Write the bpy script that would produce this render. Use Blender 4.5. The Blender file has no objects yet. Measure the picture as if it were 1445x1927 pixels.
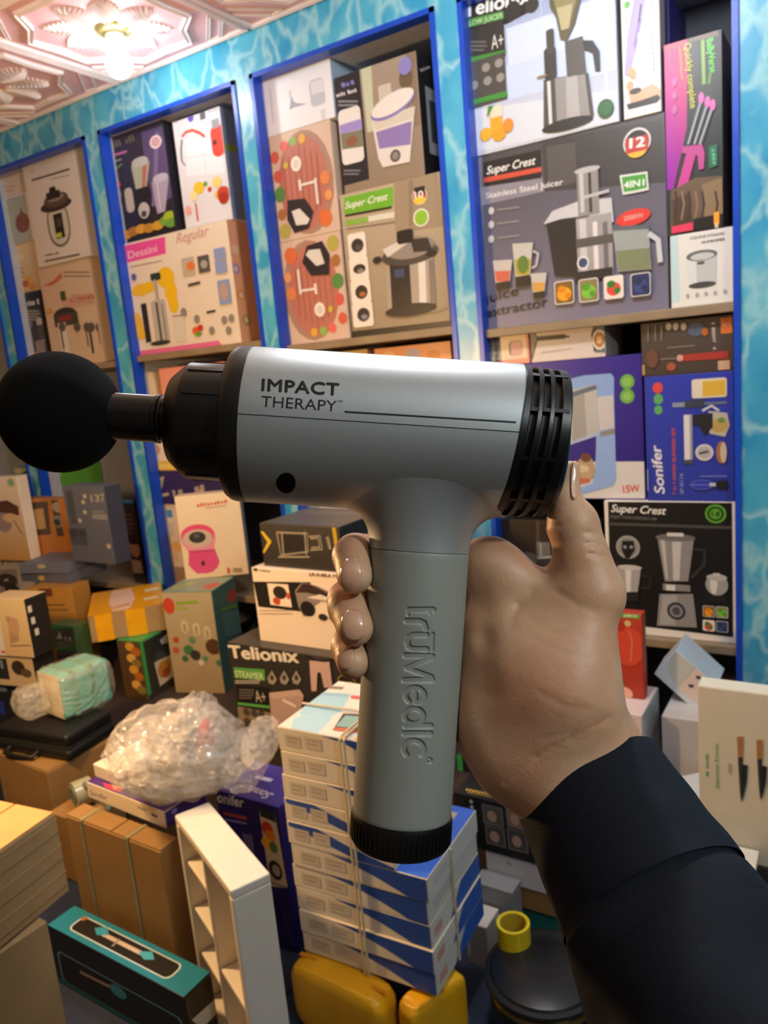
import bpy, bmesh, math, random
import numpy as np
from mathutils import Matrix, Vector
random.seed(7); rng = np.random.default_rng(7)
SC = bpy.context.scene
COL = SC.collection

# ------------------------------------------------------------------ camera
F = 1447.0; CX, CY = 722.5, 963.5          # focal length and centre in photo pixels (1445 x 1927)
_d = np.array([718., -7740., -1447.]); _d /= np.linalg.norm(_d)
_z = -_d
_x = np.array([2322., -55., 1447.]); _x -= _z * (_x @ _z); _x /= np.linalg.norm(_x)
W = np.array([_x, np.cross(_z, _x), _z])   # world = W @ camera
CAM = np.array([0., 0., 1.45])
cd = bpy.data.cameras.new('camera')
cd.sensor_fit = 'VERTICAL'; cd.sensor_height = 36.0; cd.lens = F / 1927.0 * 36.0
cd.clip_start = 0.01; cd.clip_end = 50
cd.dof.use_dof = True; cd.dof.focus_distance = 0.335; cd.dof.aperture_fstop = 22.0
cam = bpy.data.objects.new('camera', cd); COL.objects.link(cam)
M4 = np.eye(4); M4[:3, :3] = W; M4[:3, 3] = CAM
cam.matrix_world = Matrix(M4.tolist())
SC.camera = cam

# ------------------------------------------------------------------ world and lights
wd = bpy.data.worlds.new('world'); SC.world = wd; wd.use_nodes = True
wd.node_tree.nodes['Background'].inputs[0].default_value = (0.93, 0.96, 1.0, 1)
wd.node_tree.nodes['Background'].inputs[1].default_value = 0.16
def lamp(name, loc, col, power, radius):
    l = bpy.data.lights.new(name, 'POINT'); l.color = col; l.energy = power; l.shadow_soft_size = radius
    o = bpy.data.objects.new(name, l); COL.objects.link(o); o.location = loc
    return o
def camspace(x, y, d): return CAM + W @ np.array([x, y, -d])
lamp('ceiling_bulb_light', (0.90, 0.10, 2.05), (0.86, 0.98, 0.98), 15.5, 0.05)       # cool bulb over the right of the aisle
lamp('ceiling_bulb_light', (-0.50, 1.12, 2.36), (0.93, 0.98, 1.0), 15, 0.05)      # cool bulb over the pile
lamp('warm_bulb_light', (-1.50, 0.62, 1.42), (1.0, 0.60, 0.26), 29, 0.05)        # warm bulb at the left of the aisle
BULB_POWER = 42.0
vs = SC.view_settings
vs.view_transform = 'Standard'; vs.look = 'None'; vs.gamma = 1.0; vs.use_curve_mapping = False
vs.exposure = 0.70

# ------------------------------------------------------------------ pixel helpers (photo pixel -> ray -> real place)
def ray(px, py): return W @ np.array([(px - CX) / F, (CY - py) / F, -1.0])
def at_y(p, Y): r = ray(*p); return CAM + r * (Y - CAM[1]) / r[1]
def at_z(p, Z): r = ray(*p); return CAM + r * (Z - CAM[2]) / r[2]
def at_d(p, d): return CAM + ray(*p) * d
def proj(q):
    c = W.T @ (np.asarray(q, float) - CAM); return (CX + F * c[0] / -c[2], CY - F * c[1] / -c[2])
class V:                                   # a zoomed crop of the photo: crop coordinates -> photo pixels
    def __init__(s, ox, oy, k): s.o = (ox, oy); s.k = k
    def __call__(s, p): return (s.o[0] + p[0] / s.k, s.o[1] + p[1] / s.k)
V0 = V(0, 0, 1); V1 = V(0, 0, 2.89); V2 = V(0, 230, 3.0104); V3 = V(450, 50, 3.058); V4 = V(840, 0, 2.3884)
V5 = V(880, 550, 2.5575); V6 = V(0, 860, 3.0121); V7 = V(260, 860, 3.1413); V8 = V(0, 1400, 2.5804)
V9 = V(400, 1150, 2.48); V10 = V(830, 1150, 2.3496); V11 = V(0, 620, 2.125); V12 = V(640, 640, 3.0745)
V13 = V(600, 980, 2.875); V14 = V(620, 850, 2.4914); V15 = V(0, 640, 4.3788); V16 = V(1150, 1150, 3.505)

# ------------------------------------------------------------------ materials
def lin(c):
    if isinstance(c, str):
        c = c.lstrip('#'); c = [int(c[i:i + 2], 16) / 255 for i in (0, 2, 4)]
    elif max(c) > 1.0: c = [v / 255 for v in c]
    return tuple((v / 12.92 if v <= 0.04045 else ((v + 0.055) / 1.055) ** 2.4) for v in c[:3])
MATS = {}
def mat(name, col, rough=0.5, metal=0.0, var=0.06, vscale=30.0, bump=0.0, bscale=200.0, coat=0.0, trans=0.0, alpha=1.0, sss=0.0, emit=0.0, spec=0.5):
    key = name
    if key in MATS: return MATS[key]
    m = bpy.data.materials.new(name); m.use_nodes = True
    nt = m.node_tree; N = nt.nodes; b = N['Principled BSDF']
    tc = N.new('ShaderNodeTexCoord')
    no = N.new('ShaderNodeTexNoise'); no.inputs['Scale'].default_value = vscale; no.inputs['Detail'].default_value = 4
    nt.links.new(tc.outputs['Object'], no.inputs['Vector'])
    rp = N.new('ShaderNodeValToRGB'); c = lin(col)
    rp.color_ramp.elements[0].position = 0.3; rp.color_ramp.elements[1].position = 0.7
    rp.color_ramp.elements[0].color = tuple(min(1, v * (1 - var)) for v in c) + (1,)
    rp.color_ramp.elements[1].color = tuple(min(1, v * (1 + var)) for v in c) + (1,)
    nt.links.new(no.outputs['Fac'], rp.inputs['Fac']); nt.links.new(rp.outputs['Color'], b.inputs['Base Color'])
    b.inputs['Roughness'].default_value = rough; b.inputs['Metallic'].default_value = metal
    b.inputs['Coat Weight'].default_value = coat; b.inputs['Transmission Weight'].default_value = trans
    b.inputs['Alpha'].default_value = alpha; b.inputs['Specular IOR Level'].default_value = spec
    if sss: b.inputs['Subsurface Weight'].default_value = sss; b.inputs['Subsurface Radius'].default_value = (0.008, 0.003, 0.0015)
    if emit: b.inputs['Emission Color'].default_value = c + (1,); b.inputs['Emission Strength'].default_value = emit
    if bump:
        n2 = N.new('ShaderNodeTexNoise'); n2.inputs['Scale'].default_value = bscale; n2.inputs['Detail'].default_value = 3
        nt.links.new(tc.outputs['Object'], n2.inputs['Vector'])
        bp = N.new('ShaderNodeBump'); bp.inputs['Strength'].default_value = bump; bp.inputs['Distance'].default_value = 0.002
        nt.links.new(n2.outputs['Fac'], bp.inputs['Height']); nt.links.new(bp.outputs['Normal'], b.inputs['Normal'])
    MATS[key] = m; return m
def card(col, rough=0.42):                 # printed card of one ground colour
    c = col if isinstance(col, str) else '%02x%02x%02x' % tuple(int(v) for v in col)
    return mat('card_' + c.lstrip('#'), col, rough, var=0.03, vscale=14)
def ink_material(name, rough):
    m = bpy.data.materials.new(name); m.use_nodes = True
    nt = m.node_tree; N = nt.nodes; b = N['Principled BSDF']
    at = N.new('ShaderNodeAttribute'); at.attribute_name = 'ink'
    no = N.new('ShaderNodeTexNoise'); no.inputs['Scale'].default_value = 40; no.inputs['Detail'].default_value = 5
    mx = N.new('ShaderNodeMix'); mx.data_type = 'RGBA'; mx.blend_type = 'OVERLAY'; mx.inputs['Factor'].default_value = 0.12
    nt.links.new(at.outputs['Color'], mx.inputs['A']); nt.links.new(no.outputs['Color'], mx.inputs['B'])
    nt.links.new(mx.outputs['Result'], b.inputs['Base Color']); b.inputs['Roughness'].default_value = rough
    return m
INK = ink_material('printed_ink', 0.4)

# ------------------------------------------------------------------ objects
WLOC = {}
def link(o, parent=None, wloc=(0, 0, 0)):
    COL.objects.link(o); wloc = np.array(wloc, float)
    if parent is not None:
        o.parent = parent; o.location = wloc - WLOC[parent.name]
    else: o.location = wloc
    WLOC[o.name] = wloc; return o
def tag(o, label=None, cat=None, group=None, kind=None):
    if label: o['label'] = label
    if cat: o['category'] = cat
    if group: o['group'] = group
    if kind: o['kind'] = kind
    return o
def empty(name, loc, label=None, cat=None, group=None):
    o = bpy.data.objects.new(name, None); o.empty_display_size = 0.02; link(o, None, loc); return tag(o, label, cat, group)
def mesh(name, verts, faces, material, parent=None, loc=None, smooth=None, mats=None):
    """one mesh object from world-space vertices; its origin is loc (or its parent's place)"""
    verts = np.asarray(verts, float)
    if loc is None: loc = WLOC[parent.name] if parent is not None else np.array([(verts[:, 0].min() + verts[:, 0].max()) / 2, (verts[:, 1].min() + verts[:, 1].max()) / 2, verts[:, 2].min()])
    me = bpy.data.meshes.new(name)
    me.from_pydata((verts - loc).tolist(), [], [list(map(int, f)) for f in faces]); me.update()
    if material is not None: me.materials.append(material)
    if smooth is not None:
        me.polygons.foreach_set('use_smooth', [True] * len(me.polygons))
        if smooth < 180: me.set_sharp_from_angle(angle=math.radians(smooth))
    o = bpy.data.objects.new(name, me); return link(o, parent, loc)
def fixnormals(o):
    bm = bmesh.new(); bm.from_mesh(o.data); bmesh.ops.recalc_face_normals(bm, faces=bm.faces); bm.to_mesh(o.data); bm.free(); return o
class G:                                   # geometry collector
    def __init__(s): s.v = []; s.f = []
    def add(s, v, f):
        n = len(s.v); s.v.extend([tuple(q) for q in v]); s.f.extend([[i + n for i in a] for a in f]); return s
    def hexa(s, c8):                       # bottom 4 then top 4
        return s.add(c8, [(3, 2, 1, 0), (4, 5, 6, 7), (0, 1, 5, 4), (1, 2, 6, 5), (2, 3, 7, 6), (3, 0, 4, 7)])
    def box(s, x0, x1, y0, y1, z0, z1):
        return s.hexa([(x0, y0, z0), (x1, y0, z0), (x1, y1, z0), (x0, y1, z0), (x0, y0, z1), (x1, y0, z1), (x1, y1, z1), (x0, y1, z1)])
    def obox(s, o, u, v, w):               # corner + three edge vectors
        o, u, v, w = (np.asarray(q, float) for q in (o, u, v, w))
        if np.dot(np.cross(u, v), w) < 0: u, v = v, u
        return s.hexa([o, o + u, o + u + v, o + v, o + w, o + u + w, o + u + v + w, o + v + w])
    def lathe(s, o, ax, prof, n=32, cap=True, ref=None):
        o = np.asarray(o, float); ax = np.asarray(ax, float); ax /= np.linalg.norm(ax)
        r = np.asarray(ref if ref is not None else ((1, 0, 0) if abs(ax[0]) < .8 else (0, 1, 0)), float); e1 = r - ax * (r @ ax); e1 /= np.linalg.norm(e1); e2 = np.cross(ax, e1)
        b = len(s.v)
        for (t, R) in prof:
            for k in range(n):
                a = 2 * math.pi * k / n; s.v.append(tuple(o + ax * t + (e1 * math.cos(a) + e2 * math.sin(a)) * R))
        for i in range(len(prof) - 1):
            for k in range(n):
                k2 = (k + 1) % n; s.f.append([b + i * n + k, b + i * n + k2, b + (i + 1) * n + k2, b + (i + 1) * n + k])
        if cap:
            s.f.append([b + k for k in range(n)][::-1]); s.f.append([b + (len(prof) - 1) * n + k for k in range(n)])
        return s
    def tube(s, pts, r, n=8):
        pts = [np.asarray(p, float) for p in pts]; b = len(s.v)
        up = np.array([0.13, 0.21, 0.97])
        for i, p in enumerate(pts):
            t = pts[min(i + 1, len(pts) - 1)] - pts[max(i - 1, 0)]; t /= np.linalg.norm(t)
            e1 = np.cross(up, t); e1 /= np.linalg.norm(e1); e2 = np.cross(t, e1); R = r[i] if hasattr(r, '__len__') else r
            for k in range(n):
                a = 2 * math.pi * k / n; s.v.append(tuple(p + (e1 * math.cos(a) + e2 * math.sin(a)) * R))
        for i in range(len(pts) - 1):
            for k in range(n):
                k2 = (k + 1) % n; s.f.append([b + i * n + k, b + i * n + k2, b + (i + 1) * n + k2, b + (i + 1) * n + k])
        s.f.append([b + k for k in range(n)][::-1]); s.f.append([b + (len(pts) - 1) * n + k for k in range(n)])
        return s
    def build(s, name, material, parent=None, loc=None, smooth=None):
        return mesh(name, s.v, s.f, material, parent, loc, smooth)
def bevel(o, w, seg=2):
    bm = bmesh.new(); bm.from_mesh(o.data)
    bmesh.ops.bevel(bm, geom=bm.edges[:], offset=w, segments=seg, profile=0.5, affect='EDGES', clamp_overlap=True)
    bm.to_mesh(o.data); bm.free(); return o

# text -> flat polygons (built-in font)
_TC = {}
def text_geo(s, bold=0.0, shear=0.0, space=1.0, extrude=0.0, bev=0.0):
    key = (s, bold, shear, space, extrude, bev)
    if key in _TC: return _TC[key]
    c = bpy.data.curves.new('t', 'FONT'); c.body = s; c.offset = bold; c.shear = shear; c.space_character = space
    c.resolution_u = 3; c.extrude = extrude; c.bevel_depth = bev; c.bevel_resolution = 1
    o = bpy.data.objects.new('t', c)
    me = bpy.data.meshes.new_from_object(o)
    v = np.array([tuple(q.co) for q in me.vertices]).reshape(-1, 3); f = [tuple(p.vertices) for p in me.polygons]
    bpy.data.meshes.remove(me); bpy.data.objects.remove(o); bpy.data.curves.remove(c)
    if len(v): v[:, 0] -= v[:, 0].min()
    _TC[key] = (v, f); return v, f

class Face:                                # a flat face in the place: corner, unit right, unit up, normal, width, height
    def __init__(s, o, u, v, n, w, h): s.o, s.u, s.v, s.n, s.w, s.h = o, u, v, n, w, h
    def P(s, p):
        r = ray(*p); t = ((s.o - CAM) @ s.n) / (r @ s.n); q = CAM + r * t - s.o; return np.array([q @ s.u, q @ s.v])
class Art:                                 # flat print on a face, traced at its real place on that face
    def __init__(s, face, view=V0): s.F = face; s.V = view; s.v = []; s.f = []; s.c = []; s.layer = 1; s.base = False
    def _add(s, ab, faces, col):
        ab = np.asarray(ab, float); m = 0.0012
        a = np.clip(ab[:, 0], m, s.F.w - m); b = np.clip(ab[:, 1], m, s.F.h - m); off = 0.0004 + 0.00012 * s.layer
        n = len(s.v); s.layer += 1
        for x, y in zip(a, b): s.v.append(s.F.o + s.F.u * x + s.F.v * y + s.F.n * off)
        for f in faces: s.f.append([i + n for i in f])
        if isinstance(col, list): cc = [lin(k) + (1,) for k in col]
        else: cc = [lin(col) + (1,)] * len(ab)
        s.c.extend(cc); return s
    def pt(s, p): return s.F.P(s.V(p))
    def rect(s, x0, y0, x1, y1, col, col2=None):
        a, b = s.pt((x0, y0)), s.pt((x1, y1))
        q = [(a[0], b[1]), (b[0], b[1]), (b[0], a[1]), (a[0], a[1])]
        return s._add(q, [(0, 1, 2, 3)], col if col2 is None else [col2, col2, col, col])
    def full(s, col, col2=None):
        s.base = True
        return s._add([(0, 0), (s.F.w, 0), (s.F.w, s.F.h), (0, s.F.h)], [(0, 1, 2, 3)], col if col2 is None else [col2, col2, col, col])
    def frac(s, a0, b0, a1, b1, col, col2=None):   # in fractions of the face, b from the top
        w, h = s.F.w, s.F.h; q = [(a0 * w, h - b1 * h), (a1 * w, h - b1 * h), (a1 * w, h - b0 * h), (a0 * w, h - b0 * h)]
        return s._add(q, [(0, 1, 2, 3)], col if col2 is None else [col2, col2, col, col])
    def poly(s, pts, col): return s._add([s.pt(p) for p in pts], [tuple(range(len(pts)))], col)
    def quad(s, p0, p1, p2, p3, col): return s.poly([p0, p1, p2, p3], col)
    def ell(s, cx, cy, rx, ry, col, rot=0.0, n=22):
        c = s.pt((cx, cy)); ra = np.linalg.norm(s.pt((cx + rx, cy)) - c); rb = np.linalg.norm(s.pt((cx, cy + ry)) - c)
        k = np.arange(n) * 2 * math.pi / n; x, y = ra * np.cos(k), rb * np.sin(k); r = math.radians(rot)
        return s._add(np.stack([c[0] + x * math.cos(r) - y * math.sin(r), c[1] + x * math.sin(r) + y * math.cos(r)], 1), [tuple(range(n))], col)
    def rrect(s, x0, y0, x1, y1, rad, col):
        a, b = s.pt((x0, y0)), s.pt((x1, y1)); r = abs(s.pt((x0 + rad, y0))[0] - a[0]); x0, x1 = sorted((a[0], b[0])); y0, y1 = sorted((a[1], b[1])); r = min(r, (x1 - x0) / 2, (y1 - y0) / 2); q = []
        for cx, cy, st in ((x1 - r, y1 - r, 0), (x0 + r, y1 - r, 90), (x0 + r, y0 + r, 180), (x1 - r, y0 + r, 270)):
            for k in range(5): t = math.radians(st + k * 22.5); q.append((cx + r * math.cos(t), cy + r * math.sin(t)))
        return s._add(q, [tuple(range(len(q)))], col)
    def line(s, pts, wpx, col):
        P = [s.pt(p) for p in pts]; w = np.linalg.norm(s.pt((pts[0][0], pts[0][1] + wpx)) - P[0]) / 2; q = []; fs = []
        for i, p in enumerate(P):
            t = P[min(i + 1, len(P) - 1)] - P[max(0, i - 1)]; t = t / (np.linalg.norm(t) + 1e-9); m = np.array([-t[1], t[0]]) * w; q += [p - m, p + m]
        for i in range(len(P) - 1): fs.append((2 * i, 2 * i + 2, 2 * i + 3, 2 * i + 1))
        return s._add(q, fs, col)
    def text(s, st, p0, p1, col, hpx=None, bold=0.0, shear=0.0, space=1.0, flip=False):
        if st.startswith('~'):                 # a word that cannot be read: a row of letter-like strokes
            r = random.Random(len(st) * 7 + int(p0[0])); n = len(st); a, b = np.array(p0, float), np.array(p1, float); t = (b - a) / np.hypot(*(b - a)); up = np.array([t[1], -t[0]]); L = np.hypot(*(b - a)); h = hpx or L / n * 1.2
            for i in range(n):
                if r.random() < .14: continue
                q = a + t * L * (i + .1) / n; w_ = t * L / n * r.uniform(.5, .8); hh = up * h * r.uniform(.62, 1.0); s.poly([tuple(q), tuple(q + w_), tuple(q + w_ + hh), tuple(q + hh)], col)
            return s
        v, f = text_geo(st, 0.0, shear, space)
        if not len(v): return s
        a, b = s.pt(p0), s.pt(p1); t = b - a; L = np.linalg.norm(t); t /= L; k = L / v[:, 0].max()
        up = np.array([-t[1], t[0]]); ky = k
        if hpx:
            q = s.pt((p0[0] + (p1[1] - p0[1]) / np.hypot(p1[0] - p0[0], p1[1] - p0[1]) * hpx, p0[1] - (p1[0] - p0[0]) / np.hypot(p1[0] - p0[0], p1[1] - p0[1]) * hpx)); ky = np.linalg.norm(q - a) / 0.73
        if flip: up = -up
        q = a + np.outer(v[:, 0] * k, t) + np.outer(v[:, 1] * ky, up)
        for sx, sy in (((1, 0), (-1, 0), (0, 1), (0, -1)) if bold else ((0, 0),)): s._add(q + t * sx * bold * k * .8 + up * sy * bold * ky * .6, f, col)
        return s
    def lines(s, x0, y0, x1, n, dy, wpx, col, ragged=0.25):   # small unreadable print
        for i in range(n):
            e = x1 - (x1 - x0) * ragged * random.random(); s.line([(x0, y0 + i * dy), (e, y0 + i * dy)], wpx, col)
        return s
    def build(s, parent, name='front_print', material=None):
        if not s.base and getattr(s.F, 'col', None): s.layer = 0; s.full(s.F.col)
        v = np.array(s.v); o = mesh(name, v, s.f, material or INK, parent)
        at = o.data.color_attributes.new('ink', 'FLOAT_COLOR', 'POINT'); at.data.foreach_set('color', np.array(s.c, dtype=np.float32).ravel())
        return o

class Box: pass
def make_box(name, corner, U, D, h, color, label, cat, group=None, bev=0.002, rough=0.42, matl=None):
    """corner = front bottom left; U = front edge vector; D = depth vector (away from the viewer); h = height"""
    b = Box(); corner, U, D = (np.asarray(q, float) for q in (corner, U, D)); Z = np.array([0, 0, h])
    b.c, b.U, b.D, b.h = corner, U, D, h; b.z0 = corner[2]; b.z1 = corner[2] + h
    g = G().obox(corner, U, D, Z); base = corner + U / 2 + D / 2
    b.o = g.build(name, matl or card(color, rough), None, base); fixnormals(b.o); bevel(b.o, bev); tag(b.o, label, cat, group)
    u, d, z = U / np.linalg.norm(U), D / np.linalg.norm(D), np.array([0, 0, 1.]); lu, ld = np.linalg.norm(U), np.linalg.norm(D)
    b.front = Face(corner, u, z, -d, lu, h); b.right = Face(corner + U, d, z, u, ld, h); b.left = Face(corner + D, -d, z, -u, ld, h)
    b.top = Face(corner + Z, u, d, z, lu, ld); b.name = b.o.name
    for fc_ in (b.front, b.left, b.right, b.top): fc_.col = None if matl else color
    return b
def wbox(name, view, tl, br, Y, depth, color, label, cat='box', on=None, yaw=0.0, group=None, **kw):
    """box with its front face on the plane y = Y (turned by yaw about its left edge); corners seen at tl and br"""
    a = at_y(view(tl), Y); yw = math.radians(yaw); u = np.array([math.cos(yw), math.sin(yw), 0]); n = np.array([u[1], -u[0], 0])
    r = ray(*view(br)); t = ((a - CAM) @ n) / (r @ n); q = CAM + r * t
    z0 = q[2] if on is None else (on if np.isscalar(on) else on.z1) + 0.0003
    L = (q - a) @ u
    return make_box(name, (a[0], a[1], z0), u * L, -n * depth, a[2] - z0, color, label, cat, group, **kw)
def fbox(name, view, zb, bl, br, tl, depth, color, label, cat='box', group=None, ztop=None, **kw):
    """box standing on z = zb, the two ends of its front bottom edge seen at bl and br, its height read at tl (above bl)"""
    A, B = at_z(view(bl), zb), at_z(view(br), zb); U = B - A; U[2] = 0; d = np.array([-U[1], U[0], 0]); d /= np.linalg.norm(d)
    if d @ np.array([W[0, 2], W[1, 2], 0]) > 0: d = -d
    if ztop is not None: h = ztop - zb
    else:
        px, py = view(tl); lo, hi = 0.005, 2.0
        for _ in range(40):
            m = (lo + hi) / 2
            if proj(A + [0, 0, m])[1] > py: lo = m
            else: hi = m
        h = lo
    return make_box(name, A, U, d * depth, h, color, label, cat, group, **kw)
def tbox(name, view, zt, near, left, right, h, color, label, cat='box', group=None, **kw):
    """box seen from above: nearest, left and right corners of its top face on z = zt; front face runs near -> right"""
    N_, L_, R_ = (at_z(view(p), zt) for p in (near, left, right)); U = R_ - N_; U[2] = 0; D = L_ - N_; D[2] = 0
    if np.linalg.norm(D) > np.linalg.norm(U):          # keep the longer edge as seen, square the other to it
        d = D / np.linalg.norm(D); n = np.array([-d[1], d[0], 0]); n = n if n @ U > 0 else -n; U = n * np.linalg.norm(U - d * (U @ d) * .5)
    else:
        u = U / np.linalg.norm(U); n = np.array([-u[1], u[0], 0]); n = n if n @ D > 0 else -n; D = n * np.linalg.norm(D - u * (D @ u) * .5)
    return make_box(name, N_ - [0, 0, h], U, D, h, color, label, cat, group, **kw)
# ------------------------------------------------------------------ the setting
WY = 1.9                                   # face of the wallpapered shelf front
ZC = 2.436                                 # ceiling
NICHE = [(-3.40, -2.92), (-2.86, -2.275), (-2.205, -1.590), (-1.532, -0.928), (-0.865, -0.238)]
ZTOP = 2.317; ZBOT = 0.45
def wallpaper():
    m = bpy.data.materials.new('water_wallpaper'); m.use_nodes = True; nt = m.node_tree; N = nt.nodes; b = N['Principled BSDF']; L = nt.links.new
    tc = N.new('ShaderNodeTexCoord'); mp = N.new('ShaderNodeMapping'); mp.inputs['Scale'].default_value = (10.5, 10.5, 6.5); mp.inputs['Rotation'].default_value = (0, 0.5, 0); L(tc.outputs['Object'], mp.inputs['Vector'])
    ns = N.new('ShaderNodeTexNoise'); ns.inputs['Scale'].default_value = 1.4; L(mp.outputs['Vector'], ns.inputs['Vector'])
    mx = N.new('ShaderNodeMix'); mx.data_type = 'RGBA'; mx.blend_type = 'LINEAR_LIGHT'; mx.inputs['Factor'].default_value = 0.55; L(mp.outputs['Vector'], mx.inputs['A']); L(ns.outputs['Color'], mx.inputs['B'])
    vo = N.new('ShaderNodeTexVoronoi'); vo.feature = 'DISTANCE_TO_EDGE'; vo.inputs['Scale'].default_value = 1.0; L(mx.outputs['Result'], vo.inputs['Vector'])
    r1 = N.new('ShaderNodeValToRGB'); r1.color_ramp.elements[0].position = 0.0; r1.color_ramp.elements[0].color = (1, 1, 1, 1); r1.color_ramp.elements[1].position = 0.13; r1.color_ramp.elements[1].color = (0, 0, 0, 1); L(vo.outputs['Distance'], r1.inputs['Fac'])
    n2 = N.new('ShaderNodeTexNoise'); n2.inputs['Scale'].default_value = 0.9; n2.inputs['Detail'].default_value = 3; L(mp.outputs['Vector'], n2.inputs['Vector'])
    r2 = N.new('ShaderNodeValToRGB'); r2.color_ramp.elements[0].position = 0.3; r2.color_ramp.elements[0].color = lin('#2b90c2') + (1,); r2.color_ramp.elements[1].position = 0.72; r2.color_ramp.elements[1].color = lin('#5cb8d2') + (1,); L(n2.outputs['Fac'], r2.inputs['Fac'])
    m2 = N.new('ShaderNodeMix'); m2.data_type = 'RGBA'; L(r2.outputs['Color'], m2.inputs['A']); m2.inputs['B'].default_value = lin('#9ccfd8') + (1,)
    ml = N.new('ShaderNodeMath'); ml.operation = 'MULTIPLY'; L(r1.outputs['Color'], ml.inputs[0]); ml.inputs[1].default_value = 0.8; L(ml.outputs[0], m2.inputs['Factor'])
    L(m2.outputs['Result'], b.inputs['Base Color']); b.inputs['Roughness'].default_value = 0.3
    return m
WP = wallpaper(); BLUE = mat('blue_edge_trim', '#1348c0', 0.35); INNER = mat('niche_lining', '#a8adbd', 0.5); DARKIN = mat('niche_back', '#5a5c6a', 0.7)
SHELFM = mat('shelf_wood', '#8f7c62', 0.5, var=0.15, vscale=9)
g = G()
g.box(-3.6, 2.2, WY, WY + 0.03, ZTOP, ZC)                       # band over the niches
for (a, b) in [(-2.92, -2.86), (-2.275, -2.205), (-1.590, -1.532), (-0.928, -0.865), (-0.238, 2.2)]: g.box(a, b, WY, WY + 0.03, 0.0, ZTOP)
g.box(-3.6, -3.40, WY, WY + 0.03, 0.0, ZTOP)
wall = tag(g.build('wall_back', WP, None, (0, WY, 0)), kind='structure')
wb = tag(G().box(-3.6, 2.2, WY + 0.46, WY + 0.48, 0, ZC).build('wall_niche_back', DARKIN), kind='structure')
n = 0
for (a, b) in NICHE:
    n += 1; t = 0.013
    g = G().box(a, a + t, WY - 0.006, WY + 0.034, ZBOT, ZTOP).box(b - t, b, WY - 0.006, WY + 0.034, ZBOT, ZTOP).box(a, b, WY - 0.006, WY + 0.034, ZTOP - t, ZTOP)
    tag(g.build('trim_%d' % n, BLUE), kind='structure')
    for nm, q in (('left', (a - 0.012, a + 0.006, WY + 0.03, WY + 0.46, 0.46, ZTOP)), ('right', (b - 0.006, b + 0.012, WY + 0.03, WY + 0.46, 0.46, ZTOP)), ('top', (a + .007, b - .007, WY + 0.03, WY + 0.46, ZTOP - 0.012, ZTOP + 0.006))):
        tag(G().box(*q).build('wall_niche_%s_%d' % (nm, n), INNER), kind='structure')
# ceiling with embossed tiles
PINK = mat('pink_ceiling_paint', '#e2b6bd', 0.5, var=0.03); CREAM = mat('cream_plaster_relief', '#e9dfe0', 0.45, var=0.03)
ceil = tag(G().box(-3.6, 2.2, -1.5, WY + 0.5, ZC + 0.012, ZC + 0.05).build('ceiling', CREAM), kind='structure')
tag(G().box(-3.6, 2.2, -1.5, WY + 0.5, -0.05, 0.0).build('floor', mat('dark_floor', '#3a3430', 0.6)), kind='structure')
tag(G().box(-3.62, -3.6, -1.5, WY + 0.5, 0, ZC).build('wall_left', mat('plain_wall', '#6a6058', 0.7)), kind='structure')
tag(G().box(2.2, 2.22, -1.5, WY + 0.5, 0, ZC).build('wall_right', mat('plain_wall', '#6a6058', 0.7)), kind='structure')
tag(G().box(-3.6, 2.2, -1.52, -1.5, 0, ZC).build('wall_front', mat('plain_wall', '#6a6058', 0.7)), kind='structure')
TS = 0.55
def ridge(g, pts, w, h, closed=False):     # a rounded moulding along a polyline on the ceiling underside (local x, y, down)
    P = [np.array(p, float) for p in pts]; n = len(P); b = len(g.v)
    for i in range(n):
        pa, pb = (P[i - 1] if (i or closed) else P[i]), (P[(i + 1) % n] if (i < n - 1 or closed) else P[i])
        t = pb - pa; t /= np.linalg.norm(t); m = np.array([-t[1], t[0]])
        for k, (o, z) in enumerate(((-w, 0), (-w * .75, h), (-w * .2, h * .7), (w * .2, h * .7), (w * .75, h), (w, 0))): g.v.append((P[i][0] + m[0] * o, P[i][1] + m[1] * o, -z))
    for i in range(n if closed else n - 1):
        j = (i + 1) % n
        for k in range(5): g.f.append([b + i * 6 + k, b + i * 6 + k + 1, b + j * 6 + k + 1, b + j * 6 + k])
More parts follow.
